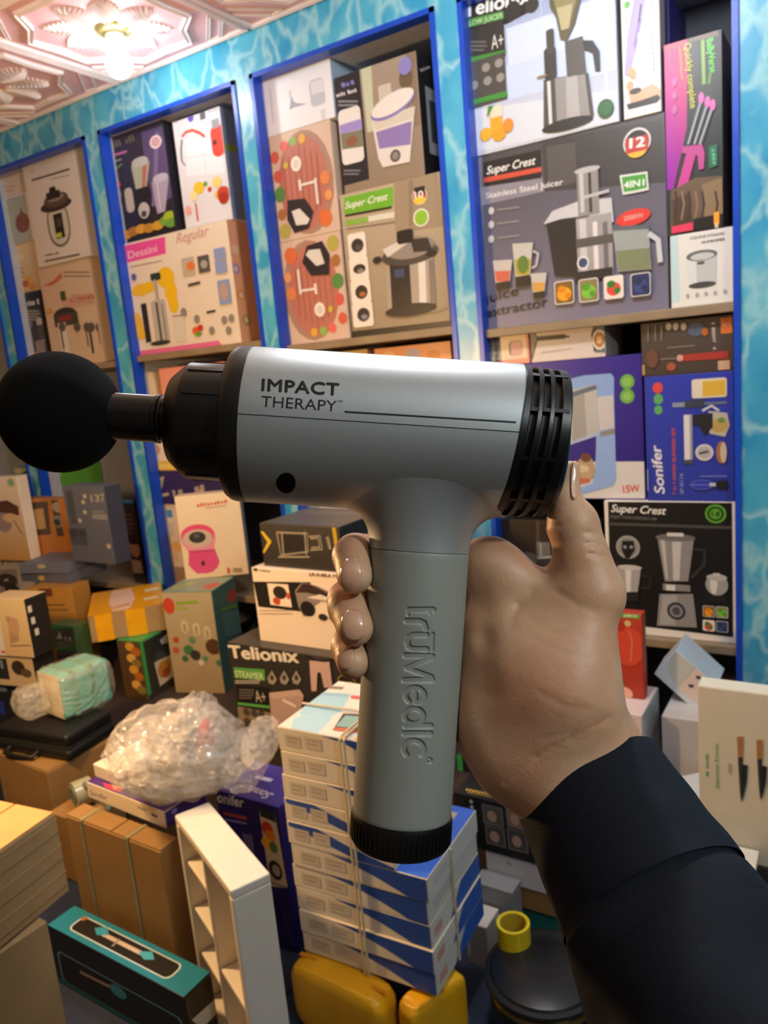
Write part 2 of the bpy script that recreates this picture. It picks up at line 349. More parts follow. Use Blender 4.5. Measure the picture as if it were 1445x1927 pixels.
def tile_parts():
    s = TS / 2; parts = {}
    g = G(); g.box(-s + .001, s - .001, -s + .001, s - .001, -0.004, 0.012); parts['plate'] = g
    g = G(); ridge(g, [(-s + .012, -s + .012), (s - .012, -s + .012), (s - .012, s - .012), (-s + .012, s - .012)], 0.011, 0.012, True); parts['border_moulding'] = g
    g = G(); star = []
    for k in range(8):
        a = math.radians(45 * k); star.append((.235 * math.cos(a), .235 * math.sin(a))) if k % 2 == 0 else None
    star = []
    for k in range(4):
        a = math.radians(90 * k)
        for (r, t) in ((.232, -24), (.232, 0), (.232, 24), (.200, 45)):
            q = math.radians(90 * k + t); rr = r if t else .205
            star.append((rr * math.cos(q), rr * math.sin(q)))
    ridge(g, star, 0.010, 0.014, True); parts['star_moulding'] = g
    g = G()
    for sx in (-1, 1):
        for sy in (-1, 1):
            c = np.array([sx * .195, sy * .195]); d = np.array([sx, sy]) / math.sqrt(2); e = np.array([-d[1], d[0]])
            ridge(g, [c + d * .028 + e * .052, c + d * .028 - e * .052, c - d * .006 - e * .075, c - d * .006 + e * .075], 0.006, 0.009, True)
    parts['corner_moulding'] = g
    leaf = G()                              # one feathered leaf: a midrib with curled fronds
    for i in range(9):
        t = i / 8; r0 = .045 + .10 * t; wd_ = .034 * math.sin(math.pi * (0.18 + .8 * t)) + .006
        for sgn in (-1, 1):
            b = len(leaf.v)
            leaf.v += [(r0, 0, -.004), (r0 + .010, 0, -.004), (r0 + .022, sgn * wd_, -.004), (r0 + .016, sgn * wd_ * 1.05, -.004), (r0 + .004, sgn * .002, -.018), (r0 + .020, sgn * wd_ * .9, -.014)]
            leaf.f += [[b, b + 4, b + 5, b + 3], [b + 4, b + 1, b + 2, b + 5], [b + 2, b + 3, b + 5], [b, b + 1, b + 4]]
    parts['leaf'] = leaf
    return parts
TP = tile_parts(); TM = {}
def tile(cx, cy, with_leaf=True):
    base = np.array([cx, cy, ZC])
    def put(name, g, matl, parent, rot=0.0):
        if name not in TM:
            me = bpy.data.meshes.new(name); me.from_pydata([tuple(v) for v in g.v], [], g.f); me.update(); me.materials.append(matl)
            bm = bmesh.new(); bm.from_mesh(me); bmesh.ops.recalc_face_normals(bm, faces=bm.faces); bm.to_mesh(me); bm.free(); TM[name] = me
        o = bpy.data.objects.new(name, TM[name]); link(o, parent, base); o.rotation_euler = (0, 0, rot); return o
    p = put('ceiling_tile', TP['plate'], PINK, ceil)
    for k in ('border_moulding', 'star_moulding', 'corner_moulding'): put(k, TP[k], CREAM, p)
    for k in range(8): put('leaf', TP['leaf'], CREAM, p, math.radians(45 * k))
TX0, TY0 = -1.78, 1.65 - 0.03
for i in range(-3, 2):
    for j in range(-1, 1): tile(TX0 + i * TS, TY0 + j * TS)
# the bulb in view
bc = np.array([TX0, TY0 + 0.02, ZC])
lampo = empty('ceiling_lamp', bc - [0, 0, 0.15], 'glowing white bulb in a brass holder on the pink ceiling', 'lamp')
G().lathe(bc, (0, 0, -1), [(0, .052), (.006, .055), (.012, .050), (.016, .040)], 32).build('ceiling_rose', mat('brass_rim', '#b8a468', 0.3, 0.8), lampo, smooth=40)
G().lathe(bc - [0, 0, .014], (0, 0, -1), [(0, .026), (.02, .027), (.03, .024), (.034, .022)], 24).build('bulb_holder', mat('white_holder', '#d8d8d0', 0.4), lampo, smooth=40)
pr = [(.046, .016), (.056, .020)] + [(.092 - .036 * math.cos(math.radians(a)), .036 * math.sin(math.radians(a))) for a in range(40, 181, 14)] 
pr[-1] = (.128, .0008)
GL = bpy.data.materials.new('lit_bulb_glass'); GL.use_nodes = True
_b = GL.node_tree.nodes['Principled BSDF']; _b.inputs['Base Color'].default_value = (1, 1, 1, 1); _b.inputs['Emission Color'].default_value = (0.93, 0.98, 1.0, 1); _b.inputs['Emission Strength'].default_value = BULB_POWER
fixnormals(G().lathe(bc, (0, 0, -1), pr, 28).build('bulb_glass', GL, lampo, smooth=60))
# shelf boards
ZS = {1: 1.565, 2: 1.572, 3: 1.545, 4: 1.525}
ZL = 0.716
names = {1: 'leftmost shelf niche', 2: 'second shelf niche from the left', 3: 'third shelf niche from the left', 4: 'right-hand shelf niche'}
for k, z in ZS.items():
    a, b = NICHE[k]
    o = G().box(a + .014, b - .014, WY + 0.010, WY + 0.45, z - 0.022, z).build('shelf_board', SHELFM); bevel(o, .002)
    tag(o, 'wooden upper shelf board in the ' + names[k], 'shelf', 'upper shelf boards')
    o = G().box(a + .014, b - .014, WY + 0.006, WY + 0.45, ZL - 0.022, ZL).build('shelf_board', SHELFM); bevel(o, .002)
    tag(o, 'wooden lower shelf board in the ' + names[k], 'shelf', 'lower shelf boards')
# bench and platform under the piles
BZ = 0.45; PZ = 0.28
DW = mat('dark_bench_wood', '#3b3029', 0.6, var=0.2, vscale=8)
o = G().box(-3.5, -0.93, 1.235, WY - 0.01, 0.0, BZ).box(-0.929, 0.35, 1.46, WY - 0.01, 0.0, BZ).build('storage_bench', DW); bevel(o, .004); tag(o, 'dark wooden bench under the piled boxes below the shelves', 'bench')
o = G().box(-2.6, -0.93, 0.35, 1.234, 0.0, PZ).box(-0.929, 0.35, 0.35, 1.459, 0.0, PZ).build('low_platform', mat('dark_blue_cover', '#16233c', 0.7, var=0.2), None); bevel(o, .004); tag(o, 'low platform covered in dark blue under the front piles', 'platform')
# ------------------------------------------------------------------ the massage gun (local units: one photo pixel at its distance)
GD = 0.34; S = GD / F; GA = math.radians(3.7)
GO = np.array([(740 - CX) * S, (CY - 817) * S, -GD])          # camera space
gex = np.array([math.cos(GA), -math.sin(GA), 0]); gey = np.array([math.sin(GA), math.cos(GA), 0]); gez = np.array([0, 0, 1.])
GO_w = CAM + W @ GO; GX, GY, GZ = W @ gex, W @ gey, W @ gez
def gp(x, y, z): return GO_w + S * (x * GX + y * GY + z * GZ)
def glathe(g, prof, n=64, x0=None): return g.lathe(GO_w, GX, [(t * S, r * S) for t, r in prof], n, ref=GY)
BLACKP = mat('black_plastic', '#0b0b0c', 0.33, var=0.1, spec=0.45); FOAM = mat('black_foam', '#070706', 0.95, var=0.2, vscale=800, bump=0.5, bscale=1800, spec=0.15)
SILVER = mat('silver_paint', '#b4babc', 0.42, 0.66, var=0.025, vscale=900, bump=0.025, bscale=2500)
RUBBER = mat('grey_grip', '#92968e', 0.55, 0.12, var=0.02, vscale=900, bump=0.02, bscale=3000)
gun = empty('massage_gun', gp(62, -780, 0), 'silver handheld massage gun with black foam ball head, held up in front', 'massage gun')
prof = [(-742, 0.5)] + [(-629 + 113 * math.cos(a), 113 * math.sin(a)) for a in np.linspace(math.pi * .985, math.pi * .135, 40)]
ball = fixnormals(glathe(G(), prof, 72).build('ball_head', FOAM, gun, smooth=70))
o = glathe(G(), [(-540, 44), (-447, 44.5), (-445, 46), (-438, 46), (-436, 43), (-431, 43), (-431, 37), (-424, 37), (-424, 39), (-420, 39), (-420, 36), (-400, 36)], 48).build('attachment_shaft', mat('gloss_black_plastic', '#0c0c0d', 0.2), gun, smooth=35); fixnormals(o)
chuck = fixnormals(glathe(G(), [(-405, 40), (-416, 72), (-413, 82), (-402, 92), (-386, 106), (-380, 109), (-300, 110)], 64).build('chuck', BLACKP, gun, smooth=28))
for a in range(0, 360, 30):
    t = math.radians(a + 9); c, s_ = math.cos(t), math.sin(t); R = 109.8
    g = G().obox(gp(-376, c * R - s_ * 2, s_ * R + c * 2), S * 66 * GX, S * (4 * s_ * GY - 4 * c * GZ), S * (c * GY + s_ * GZ) * 1.6)
    fixnormals(g.build('grip_rib', BLACKP, chuck))
fixnormals(glathe(G(), [(-306, 100), (-306, 128), (-302, 137), (-293, 143), (-285, 145), (-276, 145.5), (-272, 146), (-266, 146), (-266, 120)], 72).build('nose_collar', mat('satin_black_plastic', '#0b0b0b', 0.38), gun, smooth=30))
# barrel: two shells that meet at a hairline seam; the rear edge is cut on the slant
RB = 145.0
def seam_x(y): return 212 + 20 * y / RB
def rim_x(y): return 300 + 11 * y / RB
def shell(a0, a1, name):
    xs = [-274, -273, -268, -200, -100, 0, 100, 160]; v = []; f = []; A = np.linspace(a0, a1, 49)
    for t in A:
        y, z = math.cos(t), math.sin(t)
        col = [(x, RB - (3 if i == 0 else 1 if i == 1 else 0)) for i, x in enumerate(xs)] + [(seam_x(RB * y) - 2, RB - .3), (seam_x(RB * y), RB - 2), (seam_x(RB * y), RB - 9)]
        v += [gp(x, y * R, z * R) for x, R in col]
    k = len(xs) + 3
    for i in range(len(A) - 1):
        for j in range(k - 1): f.append([i * k + j, i * k + j + 1, (i + 1) * k + j + 1, (i + 1) * k + j])
    return fixnormals(mesh(name, v, f, SILVER, gun, smooth=40))
e = math.radians(0.32); th = math.radians(87)
upper = shell(th - 2 * math.pi + 2 * math.radians(93) - e * 0 + (2 * math.pi - 2 * math.radians(93)) * 0 - math.radians(0) - 0, 0, 'tmp') if False else None
up_sh = shell(-math.radians(91) + e, math.radians(89) - e, 'upper_shell')
lo_sh = shell(math.radians(89) + e, math.radians(269) - e, 'lower_shell')
glathe(G(), [(-272, RB - 4), (196, RB - 4)], 64).build('seam_liner', BLACKP, gun)
# neck that flows from barrel into handle
HX, RH = 62.0, 94.0
v = []; f = []; K = 72; T = 17
for k in range(K):
    t = 2 * math.pi * k / K; c, s_ = math.cos(t), math.sin(t)
    re = 1 / math.sqrt((c / 152) ** 2 + (s_ / 141) ** 2)
    P0 = np.array([RH, -214.0]); P1 = np.array([RH + 1, -math.sqrt(max(0, RB ** 2 - (RH * s_) ** 2)) - 2 - 8 * abs(s_)]); P2 = np.array([re, -math.sqrt(max(0, RB ** 2 - (re * s_) ** 2)) + 1.5])
    for q in np.linspace(0, 1, T):
        r, y = (1 - q) ** 2 * P0 + 2 * q * (1 - q) * P1 + q * q * P2; v.append(gp(HX + r * c, y, r * s_))
for k in range(K):
    for q in range(T - 1): k2 = (k + 1) % K; f.append([k * T + q, k * T + q + 1, k2 * T + q + 1, k2 * T + q])
fixnormals(mesh('neck', v, f, SILVER, gun, smooth=180))
def hlathe(prof, n=64): return G().lathe(gp(HX, 0, 0), GY, [(y * S, r * S) for y, r in prof], n, ref=GX)
# grip: a fine skin whose lettering is pressed in as real grooves
VL = V(680, 1110, 5.3545)
def arc(cx, cy, rx, ry, a0, a1, n=14):      # rotated lettering: along-text runs down the handle
    return [(cx + ry * math.sin(math.radians(a0 + (a1 - a0) * i / n)), cy + rx * math.cos(math.radians(a0 + (a1 - a0) * i / n))) for i in range(n + 1)]
STROKES = [([(478, 205), (722, 203)], 5.4), ([(472, 205), (468, 250)], 3.6), ([(684, 212), (692, 240)], 3.2), ([(452, 315), (590, 318), (632, 338), (650, 395)], 5.4), ([(655, 455), (520, 455), (475, 478), (460, 528), (475, 580), (520, 600), (655, 600)], 5.2), ([(720, 446), (716, 618)], 3.4),
    ([(440, 664), (712, 670)], 5.4), ([(700, 690), (455, 790), (705, 880)], 5.0), ([(430, 912), (712, 908)], 5.4), ([(545, 985), (545, 1142)], 4.2), (arc(540, 1065, 78, 96, 10, 318), 5.0), (arc(530, 1275, 78, 96, 0, 360), 5.0), ([(440, 1374), (700, 1372)], 5.2), ([(430, 1450), (640, 1450)], 5.2), ([(682, 1450), (694, 1450)], 5.4), (arc(527, 1605, 82, 100, 48, 312), 5.2), (arc(685, 1722, 22, 24, 0, 360), 1.6)]
SEG = [(np.array(VL(a)), np.array(VL(b)), w_) for pts, w_ in STROKES for a, b in zip(pts[:-1], pts[1:])]
ang = np.radians(np.r_[np.arange(-180, 45, 7.5), np.arange(45, 130, .55), np.arange(130, 180, 7.5)]); ys = np.r_[np.linspace(-218, -285, 8), np.arange(-288, -640, -.95), np.linspace(-642, -709, 8)]
AA, YY = np.meshgrid(ang, ys); rad = RH - 1.5 * (YY + 218) / (-491.)
P3 = GO_w + S * ((HX + rad * np.cos(AA))[..., None] * GX + YY[..., None] * GY + (rad * np.sin(AA))[..., None] * GZ)
pc3 = (P3 - CAM) @ W; PXY = np.stack([CX + F * pc3[..., 0] / -pc3[..., 2], CY - F * pc3[..., 1] / -pc3[..., 2]], -1); dep = np.zeros(AA.shape); fr_ = (AA > .6) & (AA < 2.4)
for a, b, w_ in SEG:
    t = np.clip(((PXY - a) @ (b - a)) / ((b - a) @ (b - a)), 0, 1); dd = np.linalg.norm(PXY - a - t[..., None] * (b - a), axis=-1); x = np.clip((w_ + 1.1 - dd) / 2.2, 0, 1); dep = np.maximum(dep, x * x * (3 - 2 * x) * fr_)
rad = rad - 3.0 * dep; nA, nY = len(ang), len(ys)
rows = [np.stack([HX + (RH - q) * np.cos(ang), np.full(nA, y), (RH - q) * np.sin(ang)], -1) for y, q in ((-214.6, 34), (-214.6, 1.5), (-216, .4))] + [np.stack([HX + rad[r] * np.cos(ang), np.full(nA, ys[r]), rad[r] * np.sin(ang)], -1) for r in range(nY)] + [np.stack([HX + (RH - 4) * np.cos(ang), np.full(nA, -712.), (RH - 4) * np.sin(ang)], -1)]
L3 = np.concatenate(rows); vv = GO_w + S * (L3[:, :1] * GX + L3[:, 1:2] * GY + L3[:, 2:] * GZ); nr = len(rows); I, J = np.meshgrid(np.arange(nr - 1), np.arange(nA), indexing='ij'); J2 = (J + 1) % nA
grip = fixnormals(mesh('handle_grip', vv, np.stack([I * nA + J, I * nA + J2, (I + 1) * nA + J2, (I + 1) * nA + J], -1).reshape(-1, 4), RUBBER, gun, smooth=60))
foot = fixnormals(hlathe([(-706, RH - 2), (-706.5, RH - .5), (-710, RH + .6), (-756, RH - .5), (-764, RH - 5), (-770, RH - 14), (-772, RH - 30), (-770, 20)]).build('base_cap', mat('ribbed_black_plastic', '#0a0a0a', 0.4), gun, smooth=30))
g = G()
for k in range(60):
    t = 2 * math.pi * k / 60; c, s_ = math.cos(t), math.sin(t); R = RH + .2
    g.obox(gp(HX + c * R - s_ * 1.8, -753, s_ * R + c * 1.8), S * 40 * GY, S * (3.6 * s_ * GX - 3.6 * c * GZ), S * (c * GX + s_ * GZ) * 1.5)
fixnormals(g.build('grip_ribs', MATS['ribbed_black_plastic'], foot))
# slotted rear cap
VENT = mat('vent_black_plastic', '#0d0e10', 0.32)
def cap_ring(name, fa, fb, R0, R1, matl, n=72, inner=None, parent=None):
    v = []; f = []
    for k in range(n):
        t = 2 * math.pi * k / n; c, s_ = math.cos(t), math.sin(t); xa, xb = seam_x(RB * c), rim_x(RB * c)
        x0, x1 = xa + (xb - xa) * fa, xa + (xb - xa) * fb; ra = R0 + (R1 - R0) * fa; rb = R0 + (R1 - R0) * fb; ri = inner or 118
        for x, r in ((x0, ri), (x0, ra - 1.5), (x0 + 1.5, ra), (x1 - 1.5, rb), (x1, rb - 1.5), (x1, ri)): v.append(gp(x, r * c, r * s_))
    for k in range(n):
        k2 = (k + 1) % n
        for j in range(6): j2 = (j + 1) % 6; f.append([k * 6 + j, k * 6 + j2, k2 * 6 + j2, k2 * 6 + j])
    return fixnormals(mesh(name, v, f, matl, parent or gun, smooth=30))
cap = cap_ring('rear_cap', 0.02, 1.0, 131, 128, mat('deep_black_plastic', '#060607', 0.5), inner=20)
for fa, fb in ((0.0, .15), (.29, .40), (.54, .65), (.79, 1.0)): cap_ring('vent_ring', fa, fb, 144, 137, VENT, parent=cap)
for a in range(0, 360, 36):
    t = math.radians(a + 35); c, s_ = math.cos(t), math.sin(t); R = 126; x0 = seam_x(RB * c) + 4; Lb = rim_x(RB * c) - x0 - 6
    fixnormals(G().obox(gp(x0, c * R - s_ * 3.5, s_ * R + c * 3.5), S * Lb * GX, S * (7 * s_ * GY - 7 * c * GZ), S * (c * GY + s_ * GZ) * 13).build('vent_bar', VENT, cap))
g = G(); glathe(g, [(285, 60), (296, 126), (303, 122), (308, 110), (310, 90), (310, .5)], 64); fixnormals(g.build('end_disc', VENT, cap, smooth=40))
# prints that follow the barrel, button, raised lettering on the handle
def on_cyl(px, py, o, ax, R):
    d = ray(px, py); w = CAM - o; dp = d - ax * (d @ ax); wp = w - ax * (w @ ax)
    a, b, c = dp @ dp, 2 * dp @ wp, wp @ wp - R * R; q = b * b - 4 * a * c
    t = (-b - math.sqrt(max(q, 0))) / (2 * a); return CAM + d * t
def cyl_text(st, p0, p1, h, o, ax, R, name, matl, parent, z0=0.5, **kw):
    bw = kw.pop('bold', 0.0); v, f = text_geo(st, **kw); p0 = np.array(p0, float); t = np.array(p1, float) - p0; L = np.hypot(*t); t /= L; up = np.array([t[1], -t[0]])
    k = L / v[:, 0].max(); ky = h / 0.73; g = G()
    for i, (sx, sy) in enumerate(((1, 0), (-1, 0), (0, 1), (0, -1), (0, 0)) if bw else ((0, 0),)):
        out = []
        for x, y, z in v: q = p0 + t * (x * k + sx * bw) + up * (y * ky + sy * bw); out.append(on_cyl(q[0], q[1], o, ax, (R + z0 + .03 * i) * S))
        g.add(out, f)
    return g.build(name, matl, parent)
TXT = mat('black_print', '#0a0a0a', 0.4)
cyl_text('IMPACT', V11((1046, 244)), V11((1352, 263)), 23.5, GO_w, GX, RB, 'brand_print', TXT, up_sh, bold=1.1, space=1.06)
cyl_text('THERAPY', V11((1043, 308)), V11((1345, 328)), 21.5, GO_w, GX, RB, 'brand_print', TXT, up_sh)
cyl_text('TM', V11((1350, 292)), V11((1369, 293)), 5, GO_w, GX, RB, 'brand_print', TXT, up_sh)
a, b = V11((1378, 329)), (971, 794.5); v = []
for i in range(13):
    p = np.array(a) + (np.array(b) - a) * i / 12
    for dy in (-1.6, 1.6): v.append(on_cyl(p[0], p[1] + dy, GO_w, GX, (RB + .5) * S))
mesh('print_line', v, [[2 * i, 2 * i + 2, 2 * i + 3, 2 * i + 1] for i in range(12)], TXT, up_sh)
v = [on_cyl(538, 909, GO_w, GX, (RB + 2.5) * S)]; n_ = 28; f = []
for R, dz in ((.8, 2.3), (1, 1.2), (1.04, -1)):
    for k in range(n_):
        t = 2 * math.pi * k / n_; v.append(on_cyl(538 + 18 * R * math.cos(t), 909 + 19 * R * math.sin(t) * (1 + .06 * math.cos(t)), GO_w, GX, (RB + dz) * S))
f = [[0, 1 + k, 1 + (k + 1) % n_] for k in range(n_)] + [[1 + r * n_ + k, 1 + (r + 1) * n_ + k, 1 + (r + 1) * n_ + (k + 1) % n_, 1 + r * n_ + (k + 1) % n_] for r in range(2) for k in range(n_)]
fixnormals(mesh('speed_button', v, f, FOAM, gun, smooth=50))
HO = gp(HX, 0, 0)
# ------------------------------------------------------------------ the hand: one continuous surface from a distance field (camera space, metres)
def H(px, py, off, r): d = GD - off / 1000.; return np.array([(px - CX) / F * d, (CY - py) / F * d, -d]), r / 1000.
def cone(P, a, b):
    (pa, ra), (pb, rb) = a, b; ab = pb - pa; t = np.clip(((P - pa) @ ab) / (ab @ ab), 0, 1)
    return np.linalg.norm(P - (pa + t[..., None] * ab), axis=-1) - (ra + t * (rb - ra))
def smin(a, b, k): h = np.clip(0.5 + 0.5 * (b - a) / k, 0, 1); return b + (a - b) * h - k * h * (1 - h)
FING = [  # MCP, PIP, DIP, tip of each finger, wrapped behind the handle and round its left side
    [H(915, 1075, -16, 11.5), H(770, 1050, -33, 10), H(668, 1042, -22, 9.2), H(664, 1046, 0, 8.6), H(667, 1085, 12, 7.6)],
    [H(905, 1165, -18, 11.5), H(770, 1135, -34, 10), H(655, 1130, -22, 9.4), H(657, 1142, 1, 9.0), H(668, 1182, 14, 7.9)],
    [H(900, 1250, -18, 11.0), H(770, 1220, -33, 9.6), H(662, 1212, -20, 9.0), H(660, 1218, -2, 8.4), H(664, 1246, 10, 7.2)],
    [H(900, 1325, -16, 10.5), H(790, 1300, -32, 8.8), H(745, 1300, -31, 7.8), H(735, 1302, -30, 7.0), H(728, 1303, -29, 6.4)]]
CREASE = [([(950, 1474), (1010, 1424), (1075, 1388), (1145, 1352)], 4, .0009), ([(1005, 1446), (1060, 1408), (1125, 1378)], 3, .0005), ([(1020, 1392), (1070, 1378), (1130, 1345)], 3, .0005),
    ([(1012, 1300), (1060, 1328), (1112, 1336)], 4, .0005), ([(1098, 1000), (1126, 1006)], 3, .0010), ([(1104, 1022), (1134, 1026)], 3, .0011), ([(1108, 1042), (1142, 1048)], 3, .0010), ([(1030, 985), (1052, 990), (1070, 984)], 4, .0007),
    ([(1035, 1088), (1000, 1112), (975, 1140), (962, 1175)], 9, .0006), ([(1046, 1112), (1085, 1138), (1120, 1150)], 5, .0006), ([(903, 1085), (912, 1200), (922, 1300)], 22, .0014), ([(1000, 1200), (1060, 1230), (1110, 1240)], 5, .0003), ([(990, 1160), (1040, 1190), (1100, 1200)], 5, .0003)]
def creases(P, d):                          # shallow skin folds on the side turned to the viewer
    z = -P[..., 2]; px = CX + F * P[..., 0] / z; py = CY - F * P[..., 1] / z; near = np.abs(d) < .006
    if not near.any(): return d
    for pts, w_, amp in CREASE:
        for (x0, y0), (x1, y1) in zip(pts[:-1], pts[1:]):
            t = np.clip(((px - x0) * (x1 - x0) + (py - y0) * (y1 - y0)) / ((x1 - x0) ** 2 + (y1 - y0) ** 2), 0, 1)
            q = (px - x0 - t * (x1 - x0)) ** 2 + (py - y0 - t * (y1 - y0)) ** 2
            d = d + near * (z < GD + .006) * amp * .7 * np.exp(-q / (w_ * w_))
    return d
def hand_sdf(P):
    palm = None
    def u(d, k):
        nonlocal palm
        palm = d if palm is None else smin(palm, d, k)
    u(cone(P, H(930, 1085, -16, 14), H(935, 1340, -10, 19)), .008)          # palm beside the handle
    u(cone(P, H(920, 1062, -12, 12.5), H(1035, 1150, -6, 12)), .010)        # index side and web
    u(cone(P, H(935, 1345, -8, 19), H(985, 1420, -4, 21)), .012)            # heel
    u(cone(P, H(1010, 1240, -4, 20), H(1050, 1370, -2, 23)), .012)
    u(cone(P, H(1105, 1135, 4, 13.5), H(1052, 1290, 6, 24)), .012)          # ball of the thumb
    u(cone(P, H(1052, 1290, 4, 23), H(1085, 1405, 0, 22)), .014)
    u(cone(P, H(985, 1250, 0, 19), H(985, 1400, -2, 22)), .014)
    u(cone(P, H(1040, 1420, -5, 21.5), H(1110, 1430, -6, 20)), .012)        # wrist
    u(cone(P, H(1104, 1414, -6, 21.5), H(1252, 1690, 32, 24)), .012)
    u(cone(P, H(1048, 1440, -6, 22.5), H(1204, 1716, 32, 24)), .012)
    th_ = smin(cone(P, H(1118, 1115, 4, 13.3), H(1096, 1050, 2, 11.2)), cone(P, H(1096, 1050, 2, 11.2), H(1078, 985, 0, 11.2)), .003)
    th_ = smin(th_, cone(P, H(1076, 986, 0, 10.8), H(1065, 942, -1, 6.6)), .003)
    th_ = smin(th_, cone(P, H(1066, 942, -1, 6.2), H(1073, 884, -3, 4.2)), .003)
    palm = smin(palm, th_, .006)
    palm = smin(palm, cone(P, H(1040, 1120, -2, 7), H(1085, 1090, 0, 9)), .012)   # skin of the web
    fin = None
    for j in FING:
        d = None
        for a, b in zip(j[:-1], j[1:]):
            c = cone(P, a, b); d = c if d is None else smin(d, c, .003)
        fin = d if fin is None else smin(fin, d, .0012)
    d = smin(palm, fin, .006)
    d = creases(P, d)
    # flush against the gun, never inside it
    ho = W.T @ (HO - CAM); q = P - ho; hd = np.linalg.norm(q - (q @ gey)[..., None] * gey, axis=-1) - (RH + .6) * S
    yy = (P - GO) @ gey
    hd = np.where(yy > -775 * S, hd, 1.0)
    q = P - GO; bd = np.maximum(np.linalg.norm(q - (q @ gex)[..., None] * gex, axis=-1) - (RB + .5) * S, (q @ gex) - (rim_x(0) - 12 + 12 * yy / (RB * S) + 8) * S)
    d = np.maximum(d, -hd); d = np.maximum(d, -bd)
    return d
def nets(fn, lo, hi, h):
    lo = np.array(lo); n = np.ceil((np.array(hi) - lo) / h).astype(int) + 1
    ax = [lo[i] + h * np.arange(n[i]) for i in range(3)]
    D = np.empty(n, dtype=np.float64)
    for i in range(n[0]):
        Y_, Z_ = np.meshgrid(ax[1], ax[2], indexing='ij'); D[i] = fn(np.stack([np.full_like(Y_, ax[0][i]), Y_, Z_], -1))
    S_ = D < 0; acc = np.zeros(tuple(n - 1) + (3,)); cnt = np.zeros(tuple(n - 1))
    cor = [(a, b, c) for a in (0, 1) for b in (0, 1) for c in (0, 1)]
    sl = lambda c: tuple(slice(c[i], n[i] - 1 + c[i]) for i in range(3))
    for a in range(8):
        for b in range(a + 1, 8):
            ca, cb = np.array(cor[a]), np.array(cor[b])
            if abs(ca - cb).sum() != 1: continue
            da, db = D[sl(cor[a])], D[sl(cor[b])]; m = (da < 0) != (db < 0); t = np.where(m, da / np.where(m, da - db, 1), 0)
            acc += m[..., None] * (ca + t[..., None] * (cb - ca)); cnt += m
    act = cnt > 0; idx = -np.ones(cnt.shape, int); idx[act] = np.arange(act.sum()); cells = np.argwhere(act)
    v = lo + h * (cells + acc[act] / cnt[act][:, None]); faces = []
    for d in range(3):
        e1, e2 = (d + 1) % 3, (d + 2) % 3; s0 = [slice(None)] * 3; s1 = [slice(None)] * 3; s0[d] = slice(0, -1); s1[d] = slice(1, None)
        A, B = S_[tuple(s0)], S_[tuple(s1)]
        for flip, m in ((False, A & ~B), (True, ~A & B)):
            p = np.argwhere(m); ok = (p[:, e1] > 0) & (p[:, e2] > 0) & (p[:, e1] < n[e1] - 1) & (p[:, e2] < n[e2] - 1); p = p[ok]
            def g(o1, o2): q = p.copy(); q[:, e1] -= o1; q[:, e2] -= o2; return idx[q[:, 0], q[:, 1], q[:, 2]]
            Q = np.stack([g(1, 1), g(0, 1), g(0, 0), g(1, 0)], 1)
            faces.append(Q[:, ::-1] if flip else Q)
    return v, np.concatenate(faces)
def skin_material():
    m = bpy.data.materials.new('skin'); m.use_nodes = True; nt = m.node_tree; N = nt.nodes; b = N['Principled BSDF']; L = nt.links.new
    tc = N.new('ShaderNodeTexCoord'); no = N.new('ShaderNodeTexNoise'); no.inputs['Scale'].default_value = 28; no.inputs['Detail'].default_value = 5; L(tc.outputs['Object'], no.inputs['Vector'])
    rp = N.new('ShaderNodeValToRGB'); rp.color_ramp.elements[0].position = .32; rp.color_ramp.elements[0].color = lin('#c48c6a') + (1,); rp.color_ramp.elements[1].position = .66; rp.color_ramp.elements[1].color = lin('#d6ad8a') + (1,)
    L(no.outputs['Fac'], rp.inputs['Fac']); L(rp.outputs['Color'], b.inputs['Base Color']); b.inputs['Roughness'].default_value = 0.48
    b.inputs['Subsurface Weight'].default_value = 0.12; b.inputs['Subsurface Radius'].default_value = (0.006, 0.002, 0.001); b.inputs['Subsurface Scale'].default_value = 1.0
    v = N.new('ShaderNodeTexVoronoi'); v.inputs['Scale'].default_value = 900; L(tc.outputs['Object'], v.inputs['Vector'])
    n3 = N.new('ShaderNodeTexNoise'); n3.inputs['Scale'].default_value = 120; n3.inputs['Detail'].default_value = 6; L(tc.outputs['Object'], n3.inputs['Vector'])
    ad = N.new('ShaderNodeMath'); ad.operation = 'MULTIPLY_ADD'; L(v.outputs['Distance'], ad.inputs[0]); ad.inputs[1].default_value = .25; L(n3.outputs['Fac'], ad.inputs[2])
    bp = N.new('ShaderNodeBump'); bp.inputs['Strength'].default_value = .16; bp.inputs['Distance'].default_value = .0015; L(ad.outputs[0], bp.inputs['Height']); L(bp.outputs['Normal'], b.inputs['Normal'])
    return m
SKIN = skin_material()
wrist = CAM + W @ H(1090, 1440, 0, 1)[0]
person = empty('person', wrist, 'right hand and forearm in dark navy sleeve, gripping the massage gun handle', 'person')
v, f = nets(hand_sdf, (-.035, -.165, -.395), (.125, .045, -.285), .0011)
hand = mesh('hand', CAM + v @ W.T, f, SKIN, person, smooth=180); fixnormals(hand)
sm = hand.modifiers.new('smooth', 'SMOOTH'); sm.factor = 0.5; sm.iterations = 3
NAIL = mat('fingernail', '#d9a688', 0.16, var=0.04, coat=0.5)
